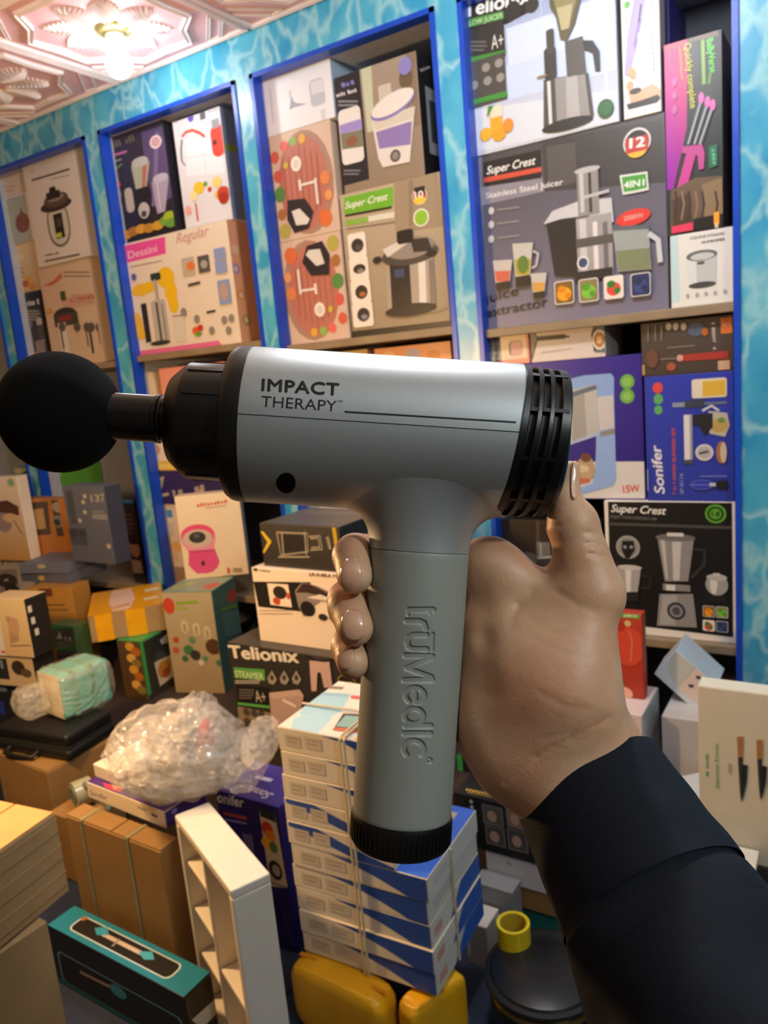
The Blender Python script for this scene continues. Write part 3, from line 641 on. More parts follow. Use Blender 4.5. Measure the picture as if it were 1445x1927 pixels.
def nail(cx, cy, rx, ry, rot=0.0, lift=0.0005):
    n_ = 22; rings = [0, .35, .65, .85, 1.0, 1.06]; P = []; r = math.radians(rot)
    for R in rings:
        for k in range(1 if R == 0 else n_):
            t = 2 * math.pi * k / n_; ex = 2.6; c, s_ = math.cos(t), math.sin(t); x = rx * R * math.copysign(abs(c) ** (2 / ex), c); y = ry * R * math.copysign(abs(s_) ** (2 / ex), s_)
            P.append((cx + x * math.cos(r) - y * math.sin(r), cy + x * math.sin(r) + y * math.cos(r)))
    D = np.array([[(px - CX) / F, (CY - py) / F, -1.] for px, py in P]); t = np.full(len(P), 0.29)
    for _ in range(60): t = t + hand_sdf(D * t[:, None]) * 0.9 / np.linalg.norm(D, axis=1)
    t = np.minimum(t, np.median(t) + .008); base = D * t[:, None]; e = 1e-4
    nr = np.stack([hand_sdf(base + np.eye(3)[i] * e) - hand_sdf(base - np.eye(3)[i] * e) for i in range(3)], 1); nr /= np.linalg.norm(nr, axis=1)[:, None] + 1e-9
    hgt = np.array([lift] + [lift] * n_ * 4 + [-.0008] * n_); out = CAM + (base + nr * hgt[:, None]) @ W.T
    fs = [[0, 1 + k, 1 + (k + 1) % n_] for k in range(n_)] + [[1 + q * n_ + k, 1 + (q + 1) * n_ + k, 1 + (q + 1) * n_ + (k + 1) % n_, 1 + q * n_ + (k + 1) % n_] for q in range(4) for k in range(n_)]
    fixnormals(mesh('fingernail', out, fs, NAIL, hand, smooth=180))
nail(661, 1083, 18, 29, 3, .0011); nail(665, 1177, 19, 27, -8, .0011); nail(651, 1236, 13, 23, 4, .0010); nail(1081, 905, 7, 36, 2, .0009)
# sleeve
CLOTH = mat('navy_suit_cloth', '#0a101d', 0.75, var=0.15, vscale=400, bump=0.35, bscale=2200, spec=0.25)
def sleeve(name, stations, wrinkle, lip, parent):
    """stations: (px, py, off mm, radius mm, tilt) along the arm"""
    C = [H(*s_[:4]) for s_ in stations]; v = []; n_ = 72; rows = []
    if not lip:                             # the forearm goes on towards the holder, past the edge of the picture
        dr = C[-1][0] - C[-6][0]; dr /= np.linalg.norm(dr); dr = dr * .9 + np.array([.25, -.35, 0]); dr /= np.linalg.norm(dr); p_, r_ = C[-1]
        C += [(p_ + dr * .012 * k, r_ + .0004 * k) for k in range(1, 16)]
    for i, (c, r) in enumerate(C):
        t = C[min(i + 1, len(C) - 1)][0] - C[max(0, i - 1)][0]; t /= np.linalg.norm(t); zc = np.array([0, 0, 1.]); e1 = np.cross(t, zc); e1 /= np.linalg.norm(e1); e2 = np.cross(e1, t)
        row = []
        for k in range(n_):
            a = 2 * math.pi * k / n_; tt = i / len(C) * 9; w_ = wrinkle * (math.sin(2 * a + tt * .9) * math.sin(tt + a) + .45 * math.sin(4 * a - tt * 1.4)) * min(1, i / 6)
            row.append(c + (e1 * math.cos(a) + e2 * math.sin(a) * 1.0) * (r + w_))
        rows.append(row)
    if lip:
        t0 = C[1][0] - C[0][0]; t0 /= np.linalg.norm(t0)
        inner = [[C[0][0] + (p - C[0][0]) * .93 + t0 * dz for p in rows[0]] for dz in (.018, .001)]; rows = inner + [[C[0][0] + (p - C[0][0]) * .975 - t0 * .0006 for p in rows[0]]] + rows
    v = [p for r_ in rows for p in r_]
    f = [[i * n_ + k, i * n_ + (k + 1) % n_, (i + 1) * n_ + (k + 1) % n_, (i + 1) * n_ + k] for i in range(len(rows) - 1) for k in range(n_)]
    if not lip: f.append([(len(rows) - 1) * n_ + k for k in range(n_)])
    return fixnormals(mesh(name, CAM + np.array(v) @ W.T, f, CLOTH, parent, smooth=60))
def lerp(a, b, n): return [tuple(np.array(a) + (np.array(b) - np.array(a)) * i / (n - 1)) for i in range(n)]
cuff = sleeve('cuff', lerp((1103, 1466, -4, 34.6), (1234, 1698, 33, 39.8), 14), .0004, True, person)
sl_ = sleeve('sleeve', lerp((1208, 1652, 25.6, 37.2), (1237, 1703, 33.8, 38.7), 6) + lerp((1242, 1712, 35, 40.0), (1290, 1797, 48, 42.5), 12) + lerp((1297, 1809, 50, 42.8), (1560, 2275, 110, 50), 50), .0022, False, person)
q = CAM + W @ H(1036, 1722, 40, 1)[0]
# ------------------------------------------------------------------ boxes on the wall shelves
def fruit4(A, spots, r):
    for (x, y), (bg, a, b) in zip(spots, (('#7a5a20', '#f0a020', '#d88410'), ('#8a7a50', '#7cc040', '#4f9a2c'), ('#e8ded4', '#d84a3c', '#2f7a34'), ('#2a3560', '#3a4a80', '#223056'))):
        A.rrect(x - r, y - r, x + r, y + r, r * .25, '#e8e4e0'); A.rrect(x - r * .92, y - r * .92, x + r * .92, y + r * .92, r * .22, bg); A.ell(x, y + r * .15, r * .7, r * .66, a); A.ell(x - r * .25, y - r * .3, r * .42, r * .36, b); A.ell(x + r * .35, y + r * .3, r * .3, r * .3, b)
# --- leftmost niche
b = wbox('cooking_set_box', V2, (215, 832), (602, 1420), 1.95, .20, '#cdb49a', 'beige box with a soup pot and kitchen tools, on the leftmost shelf', on=ZS[1])
A = Art(b.front, V2)
A.rect(225, 845, 350, 1030, '#cfae98'); A.rect(350, 1000, 590, 1020, '#c79e88')
A.poly([(240, 930), (300, 900), (345, 850), (355, 880), (300, 925)], '#c06a44'); A.lines(360, 850, 520, 2, 22, 8, '#8a7466'); A.lines(405, 980, 545, 3, 18, 6, '#b58a80'); A.rect(340, 960, 378, 1008, '#4a5236'); A.text('~~~~~~', (395, 1015), (545, 992), '#c0584c', 16)
A.ell(370, 1090, 66, 40, '#3b3330'); A.rect(305, 1095, 450, 1140, '#4a3f3a'); A.ell(370, 1110, 40, 16, '#8a3430'); A.rect(330, 1140, 405, 1330, '#d9d0c6'); A.rect(345, 1150, 368, 1330, '#9c8f86')
for x, h in ((350, 120), (490, 110), (515, 150), (560, 100), (435, 80)): A.rect(x, 1160, x + 12, 1160 + h, '#3a3330'); A.ell(x + 6, 1160, 20, 26, '#5e544e')
A.ell(285, 1070, 18, 18, '#c99a4a'); A.build(b.o)
cooker = wbox('pressure_cooker_box', V2, (120, 226), (513, 772), 1.94, .22, '#d9cdc6', 'tall white box showing a digital pressure cooker, upper left of the shelves', on=b)
A = Art(cooker.front, V2)
A.line([(180, 330), (395, 265)], 12, '#5c5552'); A.line([(290, 322), (395, 298)], 5, '#8a8380'); A.ell(183, 278, 9, 12, '#c7b4ae')
A.rrect(252, 470, 415, 690, 60, '#6f665f'); A.rrect(262, 475, 405, 678, 55, '#c9c2ba'); A.rect(300, 525, 372, 650, '#2b2422'); A.rect(320, 545, 352, 590, '#4c4440'); A.rect(318, 632, 354, 648, '#b8c83a')
A.ell(318, 470, 92, 34, '#3a2f2b'); A.ell(318, 440, 72, 42, '#5a4a42'); A.ell(316, 428, 50, 20, '#8f8078'); A.rrect(278, 372, 325, 425, 10, '#231d1b'); A.rect(262, 405, 345, 422, '#2b2422')
A.text('~~~~~~~~~~', (255, 760), (340, 745), '#4b4542', 12, bold=.02); A.line([(258, 788), (455, 748)], 9, '#55504c'); A.build(b.o if False else cooker.o)
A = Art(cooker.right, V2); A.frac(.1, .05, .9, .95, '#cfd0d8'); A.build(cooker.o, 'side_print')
d1 = wbox('blender_box', V2, (88, 978), (290, 1420), 1.97, .18, '#35302e', 'narrow black box with white lettering and a blender cup, leftmost shelf', on=ZS[1])
A = Art(d1.front, V2); A.rect(95, 985, 230, 1040, '#20242e'); A.text('~~~~~~~~~~', (110, 1050), (225, 1030), '#d8d8d8', 34, bold=.02); A.lines(110, 1070, 235, 4, 16, 7, '#a8a098')
A.rrect(205, 1110, 262, 1240, 12, '#b8b0a4'); A.rect(212, 1150, 258, 1230, '#54483e'); A.rrect(200, 1240, 270, 1330, 10, '#8a8078'); A.ell(180, 1330, 50, 32, '#b06a3a'); A.rect(130, 1130, 190, 1160, '#6a6a70'); A.build(d1.o)
d2 = wbox('spice_box', V2, (32, 712), (240, 960), 1.97, .18, '#d6bd8e', 'small straw-yellow box standing on the narrow black blender box', on=d1)
A = Art(d2.front, V2); A.full('#dcc79c', '#c9a878'); A.lines(65, 830, 140, 3, 22, 8, '#8f7a58'); A.ell(120, 760, 20, 20, '#e0cfa0')
for x, y, c in ((95, 915, '#a8503c'), (160, 890, '#d8a030'), (125, 940, '#e0b030'), (185, 930, '#c98a2c'), (145, 915, '#b85a38')): A.ell(x, y, 20, 20, c)
A.build(d2.o)
d3 = wbox('fig_picture_box', V2, (-5, 440), (200, 700), 1.96, .16, '#e3dcd6', 'white-framed box with a brown fig-shaped lamp picture, far left shelf', on=d2)
A = Art(d3.front, V2); A.rect(28, 440, 186, 685, '#aeb6a8'); A.ell(128, 570, 40, 56, '#8a5a44'); A.poly([(118, 520), (112, 480), (125, 500), (138, 520)], '#7a5038'); A.line([(110, 540), (100, 610)], 6, '#6a4433'); A.build(d3.o)
d4 = wbox('food_box', V2, (-40, 336), (140, 420), 1.96, .15, '#dcc9b6', 'small cream box with a green end on the fig picture box', on=d3)
A = Art(d4.front, V2); A.rect(112, 290, 150, 425, '#7a9a4a'); A.lines(5, 365, 95, 2, 22, 8, '#bca890'); A.build(d4.o)
# --- second niche
ds = wbox('juicer_box', V2, (694, 692), (1372, 1288), 1.93, .22, '#e4d6c4', 'white juicer box with magenta corner banner, yellow juice splash and orange side', on=ZS[2])
A = Art(ds.front, V2)
A.quad((694, 702), (935, 648), (940, 745), (704, 800), '#e2509c'); A.text('Dessini', (730, 775), (892, 733), '#f2c8dc', 44, bold=.01)
A.text('Regular', (1000, 690), (1190, 640), '#c48a86', 60, shear=.4); A.line([(735, 822), (920, 785)], 7, '#a89a88')
A.rect(760, 1300, 1255, 1332, '#dc6a9a'); A.quad((760, 1305), (1255, 1250), (1258, 1284), (768, 1340), '#dc6a9a')
for x, y, rx, ry in ((800, 950, 55, 35), (845, 935, 40, 30), (940, 880, 50, 60), (970, 960, 35, 75), (985, 1030, 28, 50), (785, 1150, 26, 70), (800, 1200, 45, 30)): A.ell(x, y, rx, ry, '#e8bc20')
A.rect(868, 880, 905, 1020, '#8a8580'); A.rrect(852, 860, 915, 890, 8, '#2e3a30'); A.rect(880, 890, 893, 1020, '#d8d4d0')
A.rect(800, 1030, 862, 1245, '#2c2a29'); A.rrect(855, 1015, 970, 1250, 14, '#b8b2ac'); A.rect(895, 1020, 915, 1250, '#4a4644'); A.rect(925, 1030, 945, 1245, '#8e8882'); A.ell(912, 1250, 58, 14, '#3a3634')
A.rrect(980, 1100, 1062, 1240, 10, '#d8cfc2'); A.line([(980, 1100), (1062, 1092)], 8, '#8a827a'); A.rect(1030, 775, 1112, 862, '#bcae9c'); A.ell(1085, 815, 24, 26, '#d87a40'); A.rect(1120, 762, 1196, 845, '#5a5450'); A.ell(1160, 805, 20, 24, '#a8a29a')
A.line([(1070, 925), (1138, 908)], 16, '#4a4643'); A.line([(1175, 1078), (1225, 1068)], 14, '#3e3a38')
for x, y in ((1120, 1115), (1205, 1180), (1275, 1120), (1315, 1110), (1300, 1180), (1045, 1075)): A.ell(x, y, 16, 24, '#8f857a')
A.ell(1115, 1180, 20, 22, '#d86030'); A.ell(1140, 1165, 16, 18, '#c0382c'); A.ell(1130, 1200, 18, 14, '#6a9a3a')
for y0, y1, x0, x1 in ((720, 770, 1215, 1285), (790, 850, 1222, 1292), (900, 1025, 1236, 1318)): A.rect(x0, y0, x1, y1, '#8a9ac8')
A.ell(1275, 960, 22, 50, '#b89c8a'); A.ell(765, 878, 14, 20, '#5c62a0'); A.build(ds.o)
A = Art(ds.right, V2); A.full('#eda67a')
for x, y, c in ((1335, 830, '#b08ac0'), (1365, 980, '#e8944a'), (1395, 1120, '#a0a050'), (1330, 720, '#f0c090')): A.ell(x, y, 22, 30, c); A.ell(x, y, 12, 16, '#f0c8a0')
A.build(ds.o, 'side_print')
bb = wbox('blender_box', V2, (614, 72), (1000, 600), 1.95, .20, '#2b2832', 'black and purple box showing three steel blender jars, second shelf niche', on=ds)
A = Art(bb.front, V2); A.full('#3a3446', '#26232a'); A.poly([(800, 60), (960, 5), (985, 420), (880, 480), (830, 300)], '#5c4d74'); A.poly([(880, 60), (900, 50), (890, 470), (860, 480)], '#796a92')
A.text('~~~~~~~', (640, 150), (772, 105), '#6e6458', 40); A.line([(640, 190), (720, 165)], 14, '#c070a0'); A.line([(645, 225), (690, 210)], 8, '#9aa0a0'); A.line([(655, 270), (695, 235)], 8, '#6aa060')
A.ell(884, 112, 34, 38, '#e8d8dc'); A.ell(884, 112, 25, 28, '#d0a0a8')
A.poly([(745, 250), (850, 220), (832, 380), (775, 395)], '#a8b098'); A.ell(795, 225, 48, 28, '#b8b8b8'); A.rect(770, 250, 790, 385, '#d8dcd4'); A.poly([(810, 250), (835, 243), (825, 370), (808, 380)], '#b86a60'); A.rect(760, 385, 850, 420, '#262428')
A.poly([(862, 340), (965, 310), (940, 505), (895, 520)], '#a89cb4'); A.ell(912, 315, 44, 24, '#bcb6c4'); A.rect(895, 340, 912, 500, '#d8d0e0')
A.rrect(705, 380, 770, 505, 18, '#b8b0a4'); A.rect(775, 430, 850, 550, '#2a2628'); A.ell(820, 500, 32, 46, '#bcb8b8'); A.ell(820, 520, 16, 18, '#4a4648'); A.ell(672, 355, 16, 18, '#d0489a')
for k in range(5): A.rrect(665, 400 + 42 * k, 695, 430 + 42 * k, 10, '#9a8a9a')
for x, y, c in ((720, 640, '#c8902c'), (760, 620, '#a87428'), (805, 605, '#d09a38'), (850, 600, '#b88430'), (900, 585, '#c89a30'), (940, 560, '#7aa040'), (965, 530, '#a0b838'), (975, 570, '#68983c')): A.ell(x, y, 34, 26, c)
A.build(bb.o)
kt = wbox('kettle_box', V2, (975, 2), (1318, 545), 1.95, .22, '#dcdae0', 'white box with a red-handled kettle and fruit, beside the black blender box', on=ds)
A = Art(kt.front, V1)
for i in range(9):
    t = math.radians(200 - i * 22); 
A.line([(990, 745), (1010, 720), (1045, 708), (1085, 722), (1115, 745)], 16, '#d8503c'); A.line([(990, 760), (985, 820), (990, 880)], 12, '#4a4a50'); A.line([(990, 880), (1010, 900)], 8, '#5a5a60')
A.poly([(1010, 760), (1200, 740), (1225, 940), (1015, 960)], '#e8e6ec'); A.line([(1010, 860), (1210, 830)], 4, '#c8c6cc'); A.line([(1110, 760), (1120, 950)], 4, '#d0ced4')
A.rrect(1140, 690, 1230, 840, 30, '#e04a3a'); A.ell(1170, 775, 12, 14, '#4a3a3a'); A.ell(958, 655, 10, 14, '#c8a0a8'); A.ell(1038, 640, 16, 24, '#7a5ac0'); A.rect(1085, 600, 1120, 645, '#6a6870'); A.rect(1128, 575, 1185, 600, '#c8c6cc'); A.rect(1150, 655, 1195, 690, '#9a98a0')
A.V = V2
for x, y, c, r in ((1128, 372, '#e8c030', 30), (1165, 350, '#70a048', 12), (1190, 380, '#c84838', 12), (1230, 340, '#e8d080', 28), (1240, 410, '#e0c060', 22), (1268, 405, '#c04430', 36), (1270, 430, '#a83424', 28), (1100, 420, '#f0dca0', 22)): A.ell(x, y, r, r * 1.2, c)
A.rect(1108, 460, 1128, 560, '#d83c30'); A.line([(1010, 290), (1035, 560)], 14, '#7a7a7a'); A.ell(1070, 500, 18, 26, '#e8a8a0'); A.build(kt.o)
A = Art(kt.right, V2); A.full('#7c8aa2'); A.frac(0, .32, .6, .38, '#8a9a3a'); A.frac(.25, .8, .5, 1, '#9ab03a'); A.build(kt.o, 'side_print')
# --- third niche
def grill(face, pts):                      # meat grill picture, drawn in fractions of the face
    A = Art(face, V3); w, h = face.w, face.h
    def E(x, y, rx, ry, c, n=20):
        k = np.arange(n) * 2 * math.pi / n; q = np.stack([(x + rx * np.cos(k)) * w, (1 - y - ry * np.sin(k)) * h], 1); A._add(q, [tuple(range(n))], c)
    A.full('#d2b8a4'); E(.54, .5, .44, .48, '#a88472'); E(.5, .5, .40, .44, '#b87464')
    for k in range(7): A.frac(.2 + k * .09, .14 + .04 * abs(k - 3), .22 + k * .09, .86 - .04 * abs(k - 3), '#a4604f')
    for x, y, r, c in ((.25, .12, .06, '#e06a60'), (.4, .1, .055, '#8ab45a'), (.55, .1, .055, '#d8a83c'), (.08, .2, .07, '#d06048'), (.1, .38, .07, '#d05a50'), (.1, .55, .09, '#5a8a48'), (.1, .74, .07, '#a87040'), (.12, .9, .09, '#b0a850'), (.85, .5, .08, '#d88450'), (.8, .86, .1, '#d8703c'), (.88, .66, .06, '#e09a60'), (.25, .3, .04, '#c8b040')): E(x, y, r, r * .8, c)
    E(.42, .31, .085, .07, '#ece4da'); E(.42, .31, .05, .04, '#d8d0c4')
    A._add([(.22 * w, .38 * h), (.5 * w, .36 * h), (.62 * w, .22 * h), (.52 * w, .08 * h), (.28 * w, .06 * h), (.18 * w, .2 * h)], [tuple(range(6))], '#2e282a'); A._add([(.27 * w, .27 * h), (.4 * w, .28 * h), (.55 * w, .16 * h), (.5 * w, .12 * h), (.32 * w, .13 * h)], [tuple(range(5))], '#d8d4ce')
    A.frac(.44, .5, .72, .525, '#e0d8cc'); A.frac(.68, .48, .72, .72, '#e0d8cc'); A.frac(.43, .46, .47, .56, '#e8e0d8')
    return A
gb = wbox('grill_box', V3, (220, 1250), (640, 1800), 1.94, .20, '#d2b8a4', 'meat grill picture box standing on the third shelf, picture turned upside down', on=ZS[3])
A = grill(gb.front, None); w, h = gb.front.w, gb.front.h; f_ = gb.front
A.v = [f_.o + f_.u * (w - (q - f_.o) @ f_.u) + f_.v * (h - (q - f_.o) @ f_.v) + f_.n * ((q - f_.o) @ f_.n) for q in A.v]; A.build(gb.o)
ga = wbox('grill_box', V3, (166, 640), (582, 1168), 1.94, .20, '#d2b8a4', 'meat grill picture box stacked between a plain white box and an upside-down twin', on=gb)
grill(ga.front, None).build(ga.o)
wh = wbox('cup_blender_box', V3, (115, 325), (555, 552), 1.94, .24, '#e4e4ea', 'white box with a faint grey cup picture, top left of the third niche', on=ga)
A = Art(wh.front, V3); A.rrect(400, 315, 500, 440, 20, '#b8bcc6'); A.rect(410, 320, 492, 370, '#d4d6de'); A.poly([(290, 480), (300, 400), (315, 430), (330, 440), (390, 445), (320, 465)], '#9aa2ae'); A.rrect(170, 360, 205, 560, 12, '#cfd1da'); A.rect(470, 480, 500, 540, '#cdd0d8'); A.rect(290, 370, 300, 410, '#a8aeb8'); A.build(wh.o)
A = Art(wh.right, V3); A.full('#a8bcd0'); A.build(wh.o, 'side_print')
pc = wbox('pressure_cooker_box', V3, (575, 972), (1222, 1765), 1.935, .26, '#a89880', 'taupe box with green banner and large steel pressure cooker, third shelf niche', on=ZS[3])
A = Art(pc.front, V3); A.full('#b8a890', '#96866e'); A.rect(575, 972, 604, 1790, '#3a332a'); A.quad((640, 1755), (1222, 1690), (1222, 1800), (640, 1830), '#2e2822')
A.poly([(1000, 870), (1140, 820), (1180, 1150), (900, 1190), (890, 900)], '#9c8a72'); A.poly([(975, 890), (1000, 880), (1000, 1140), (980, 1150)], '#8a7860')
A.quad((604, 985), (886, 920), (888, 1032), (606, 1082), '#6fae2e'); A.text('Super Crest', (612, 1050), (858, 995), '#f2f0e8', 40, bold=.015, shear=.3); A.line([(612, 1090), (880, 1040)], 12, '#1e1c18'); A.quad((612, 1115), (745, 1095), (745, 1125), (620, 1148), '#86b04a'); A.quad((745, 1092), (895, 1065), (895, 1100), (745, 1125), '#d8d4c8'); A.line([(625, 1165), (900, 1125)], 6, '#6a604e')
A.ell(1040, 975, 42, 52, '#e8e0d0'); A.ell(1040, 975, 38, 48, '#b83a2c'); A.ell(1040, 1000, 34, 22, '#e8c43a'); A.rect(1008, 930, 1072, 960, '#2a2624'); A.text('10', (1015, 992), (1062, 982), '#f4f0e8', 40, bold=.03)
A.ell(1050, 1100, 46, 52, '#e8e8d8'); A.ell(1050, 1100, 38, 44, '#8aba3a')
for i, y in enumerate((1260, 1395, 1528, 1658)):
    A.rrect(624 + i * 9, y - 62, 740 + i * 14, y + 62, 16, '#e8e0d4'); A.ell(684 + i * 12, y, 36, 40 if i != 1 else 28, '#38322e'); A.ell(690 + i * 12, y + 12, 18, 14, ('#5a5450', '#8a847c', '#b06a3a', '#8a8a98')[i])
A.poly([(850, 1380), (1120, 1330), (1135, 1590), (1000, 1660), (860, 1630)], '#a89c90'); A.poly([(870, 1370), (985, 1355), (1000, 1620), (885, 1620)], '#2b2624'); A.poly([(1035, 1350), (1075, 1345), (1085, 1620), (1045, 1630)], '#ded6cc'); A.poly([(1095, 1345), (1120, 1340), (1132, 1590), (1105, 1610)], '#7e7268')
A.ell(985, 1310, 165, 62, '#4a4440'); A.ell(985, 1275, 140, 62, '#8f857c'); A.poly([(830, 1285), (960, 1215), (985, 1240), (860, 1330)], '#d4ccc4'); A.poly([(990, 1225), (1090, 1215), (1120, 1290), (1010, 1300)], '#34302e'); A.rrect(910, 1180, 1010, 1240, 16, '#242020'); A.ell(1110, 1305, 30, 20, '#2c2826'); A.ell(800, 1345, 26, 20, '#2c2826'); A.ell(990, 1630, 150, 36, '#2f2a28'); A.rect(900, 1400, 960, 1440, '#3c4a6a')
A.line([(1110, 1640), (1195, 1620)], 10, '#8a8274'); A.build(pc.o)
wm = wbox('folding_washer_box', V3, (545, 297), (1065, 803), 1.94, .24, '#9a8a78', 'brown and black box showing a white and lilac folding washing tub', on=pc)
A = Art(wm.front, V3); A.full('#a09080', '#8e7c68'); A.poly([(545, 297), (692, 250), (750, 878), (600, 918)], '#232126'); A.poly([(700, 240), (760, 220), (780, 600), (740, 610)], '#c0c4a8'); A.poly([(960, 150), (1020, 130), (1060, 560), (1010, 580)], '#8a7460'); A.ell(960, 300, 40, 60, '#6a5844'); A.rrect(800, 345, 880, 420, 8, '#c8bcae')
A.text('~~~', (590, 352), (672, 330), '#7a78b8', 30, bold=.02); A.text('~~~~~~~~~~', (562, 408), (695, 372), '#d8d4d8', 24); A.lines(572, 432, 690, 2, 22, 10, '#8c8a90'); A.rrect(570, 490, 725, 770, 22, '#e0dcd8'); A.poly([(580, 570), (708, 530), (712, 590), (586, 620)], '#9a8ac8'); A.poly([(586, 620), (712, 592), (722, 690), (596, 710)], '#7a7a60'); A.ell(650, 660, 34, 30, '#8a5a40'); A.lines(605, 830, 720, 2, 20, 9, '#7a7880')
A.ell(958, 228, 38, 52, '#8a82c0'); A.poly([(765, 540), (1015, 460), (985, 780), (830, 812), (805, 760)], '#dcd4ce'); A.poly([(790, 610), (998, 545), (990, 680), (810, 705)], '#8a78b0'); A.poly([(770, 545), (1010, 465), (1005, 530), (790, 600)], '#cfc4b8'); A.ell(885, 455, 132, 64, '#8478b8', 12); A.ell(885, 442, 128, 58, '#e0dad4', 12); A.ell(903, 745, 30, 36, '#5a5450'); A.ell(903, 745, 18, 22, '#8a8480'); A.build(wm.o)
A = Art(wm.right, V3); A.full('#1b1c22'); A.text('~~~~~~', (1045, 262), (1100, 238), '#c8c8cc', 20); A.frac(.15, .25, .55, .8, '#9aa4aa'); A.frac(.22, .35, .48, .7, '#3a4248'); A.build(wm.o, 'side_print')
# below the third shelf (behind the gun)
o1 = wbox('flat_carton', V0, (560, 1010), (690, 1120), 2.0, .22, '#6a7f9a', 'blue-grey box on the lower shelf of the third niche', on=ZL)
o2 = wbox('light_carton', V0, (545, 820), (850, 1008), 1.99, .24, '#c8cdd4', 'pale grey box behind the gun barrel in the third niche', on=o1)
o3 = wbox('flower_box', V3, (775, 1856), (1242, 2180), 1.96, .22, '#eaa270', 'orange flower-printed box just under the third shelf, above the gun', on=o2)
A = Art(o3.front, V3)
for x, y, c in ((1000, 1880, '#b8b0c0'), (1120, 1890, '#d88a3c'), (860, 1900, '#f0c89a')): A.ell(x, y, 40, 30, c)
A.build(o3.o)
o4 = wbox('food_box', V3, (430, 1888), (765, 2150), 1.96, .2, '#d8c8a8', 'cream box with a yellow top under the third shelf, left of the orange one', on=o2)
A = Art(o4.front, V3); A.rect(430, 1880, 765, 1905, '#c8a860'); A.build(o4.o)
# --- right-hand niche, upper shelf
sj = wbox('juice_extractor_box', V4, (110, 714), (1000, 1364), 1.94, .28, '#6c6a74', 'large grey juice extractor box with steel juicer, jug and fruit tiles', on=ZS[4])
A = Art(sj.front, V4); A.full('#4e4a4a', '#77748a'); A.quad((110, 714), (160, 700), (175, 1430), (160, 1432), '#7a7884'); A.poly([(430, 640), (970, 535), (985, 820), (440, 860)], '#423e3e'); A.poly([(115, 850), (430, 790), (440, 860), (130, 930)], '#8a8690'); A.poly([(450, 660), (580, 640), (585, 820), (460, 850)], '#55504e')
A.quad((165, 730), (425, 672), (428, 800), (172, 840), '#2a2624'); A.text('Super Crest', (182, 785), (402, 738), '#f0ece4', 36, bold=.02, shear=.3); A.quad((168, 800), (428, 750), (428, 772), (170, 822), '#c8503c'); A.text('Stainless Steel Juicer', (180, 893), (525, 830), '#e8e4e0', 26, bold=.012)
for y in (948, 1010, 1075): A.ell(203, y, 13, 17, '#c8c4c0'); A.line([(228, y - 4), (330, y - 16)], 8, '#8a8684')
A.text('juice', (178, 1360), (325, 1325), '#2b282c', 42, bold=.015); A.text('extractor', (180, 1425), (458, 1375), '#2b282c', 42, bold=.015)
A.ell(858, 640, 62, 64, '#d8d4d0'); A.ell(858, 642, 54, 56, '#2a2624'); A.ell(858, 672, 46, 38, '#d8b03c'); A.rect(806, 628, 910, 672, '#b8392c'); A.text('12', (826, 668), (892, 658), '#f6f2ec', 44, bold=.04)
A.poly([(780, 790), (905, 772), (912, 855), (850, 868), (795, 878)], '#d8dcd4'); A.poly([(790, 798), (898, 782), (903, 845), (848, 858), (800, 865)], '#4f9a3e'); A.text('4IN1', (800, 848), (890, 835), '#eef2ea', 30, bold=.03)
A.ell(842, 978, 78, 36, '#d83c30', 6); A.text('2000W', (800, 995), (888, 978), '#e8b0a8', 22, bold=.02)
A.poly([(450, 990), (590, 960), (600, 1240), (490, 1240)], '#2c2928'); A.poly([(440, 1010), (480, 950), (600, 905), (745, 890), (755, 1000), (640, 970), (520, 985)], '#c4c2c4'); A.rect(585, 985, 755, 1235, '#a09c9c'); A.rect(600, 990, 640, 1235, '#c8c4c4'); A.rect(660, 1000, 690, 1235, '#dad6d6'); A.rect(705, 1000, 735, 1230, '#6e6a6c'); A.rect(585, 1078, 755, 1090, '#57524f'); A.rect(580, 1225, 752, 1245, '#2e2a2a')
A.rect(588, 765, 692, 960, '#8d8987'); A.rect(600, 780, 625, 955, '#c0bcba'); A.rect(640, 775, 660, 955, '#3c3836'); A.ell(636, 765, 58, 14, '#b4b0b0'); A.line([(620, 890), (735, 858)], 14, '#b8b4b4'); A.ell(618, 1182, 27, 30, '#e4e2e4'); A.ell(618, 1182, 20, 22, '#3c4a6a')
A.poly([(750, 1030), (912, 1020), (925, 1210), (775, 1222)], '#9aa09c'); A.poly([(765, 1130), (918, 1115), (922, 1208), (778, 1218)], '#7c8462'); A.line([(750, 1030), (912, 1020)], 20, '#5c6468'); A.line([(912, 1050), (955, 1080), (965, 1180)], 24, '#c8ccd0')
for x, y, w_, h_, c in ((258, 1225, 44, 52, '#c8604c'), (348, 1175, 46, 78, '#b0a040'), (420, 1275, 36, 44, '#c89a4a')): A.poly([(x - w_, y - h_), (x + w_, y - h_ - 6), (x + w_ * .7, y + h_), (x - w_ * .7, y + h_)], '#c0bcb4'); A.poly([(x - w_ * .8, y - h_ * .1), (x + w_ * .8, y - h_ * .15), (x + w_ * .65, y + h_ * .8), (x - w_ * .65, y + h_ * .8)], c); A.rect(x - w_ * .7, y + h_ * .9, x + w_ * .75, y + h_ * 1.4, '#1e1b1b')
A.line([(395, 1130), (418, 1140), (410, 1195), (390, 1205)], 10, '#c0bcb4'); A.ell(350, 1190, 26, 40, '#5e7a34')
fruit4(A, ((535, 1315), (645, 1305), (757, 1292), (878, 1280)), 46); A.build(sj.o)
tj = wbox('slow_juicer_box', V4, (62, -60), (779, 578), 1.935, .26, '#b8c0d0', 'big slow juicer box with bright kitchen background, top right shelf', on=sj)
A = Art(tj.front, V4); A.full('#8c9cc4', '#c8ccd6')
for x in (300, 420, 560, 700): A.rect(x, -60, x + 26, 440, '#d4dcee')
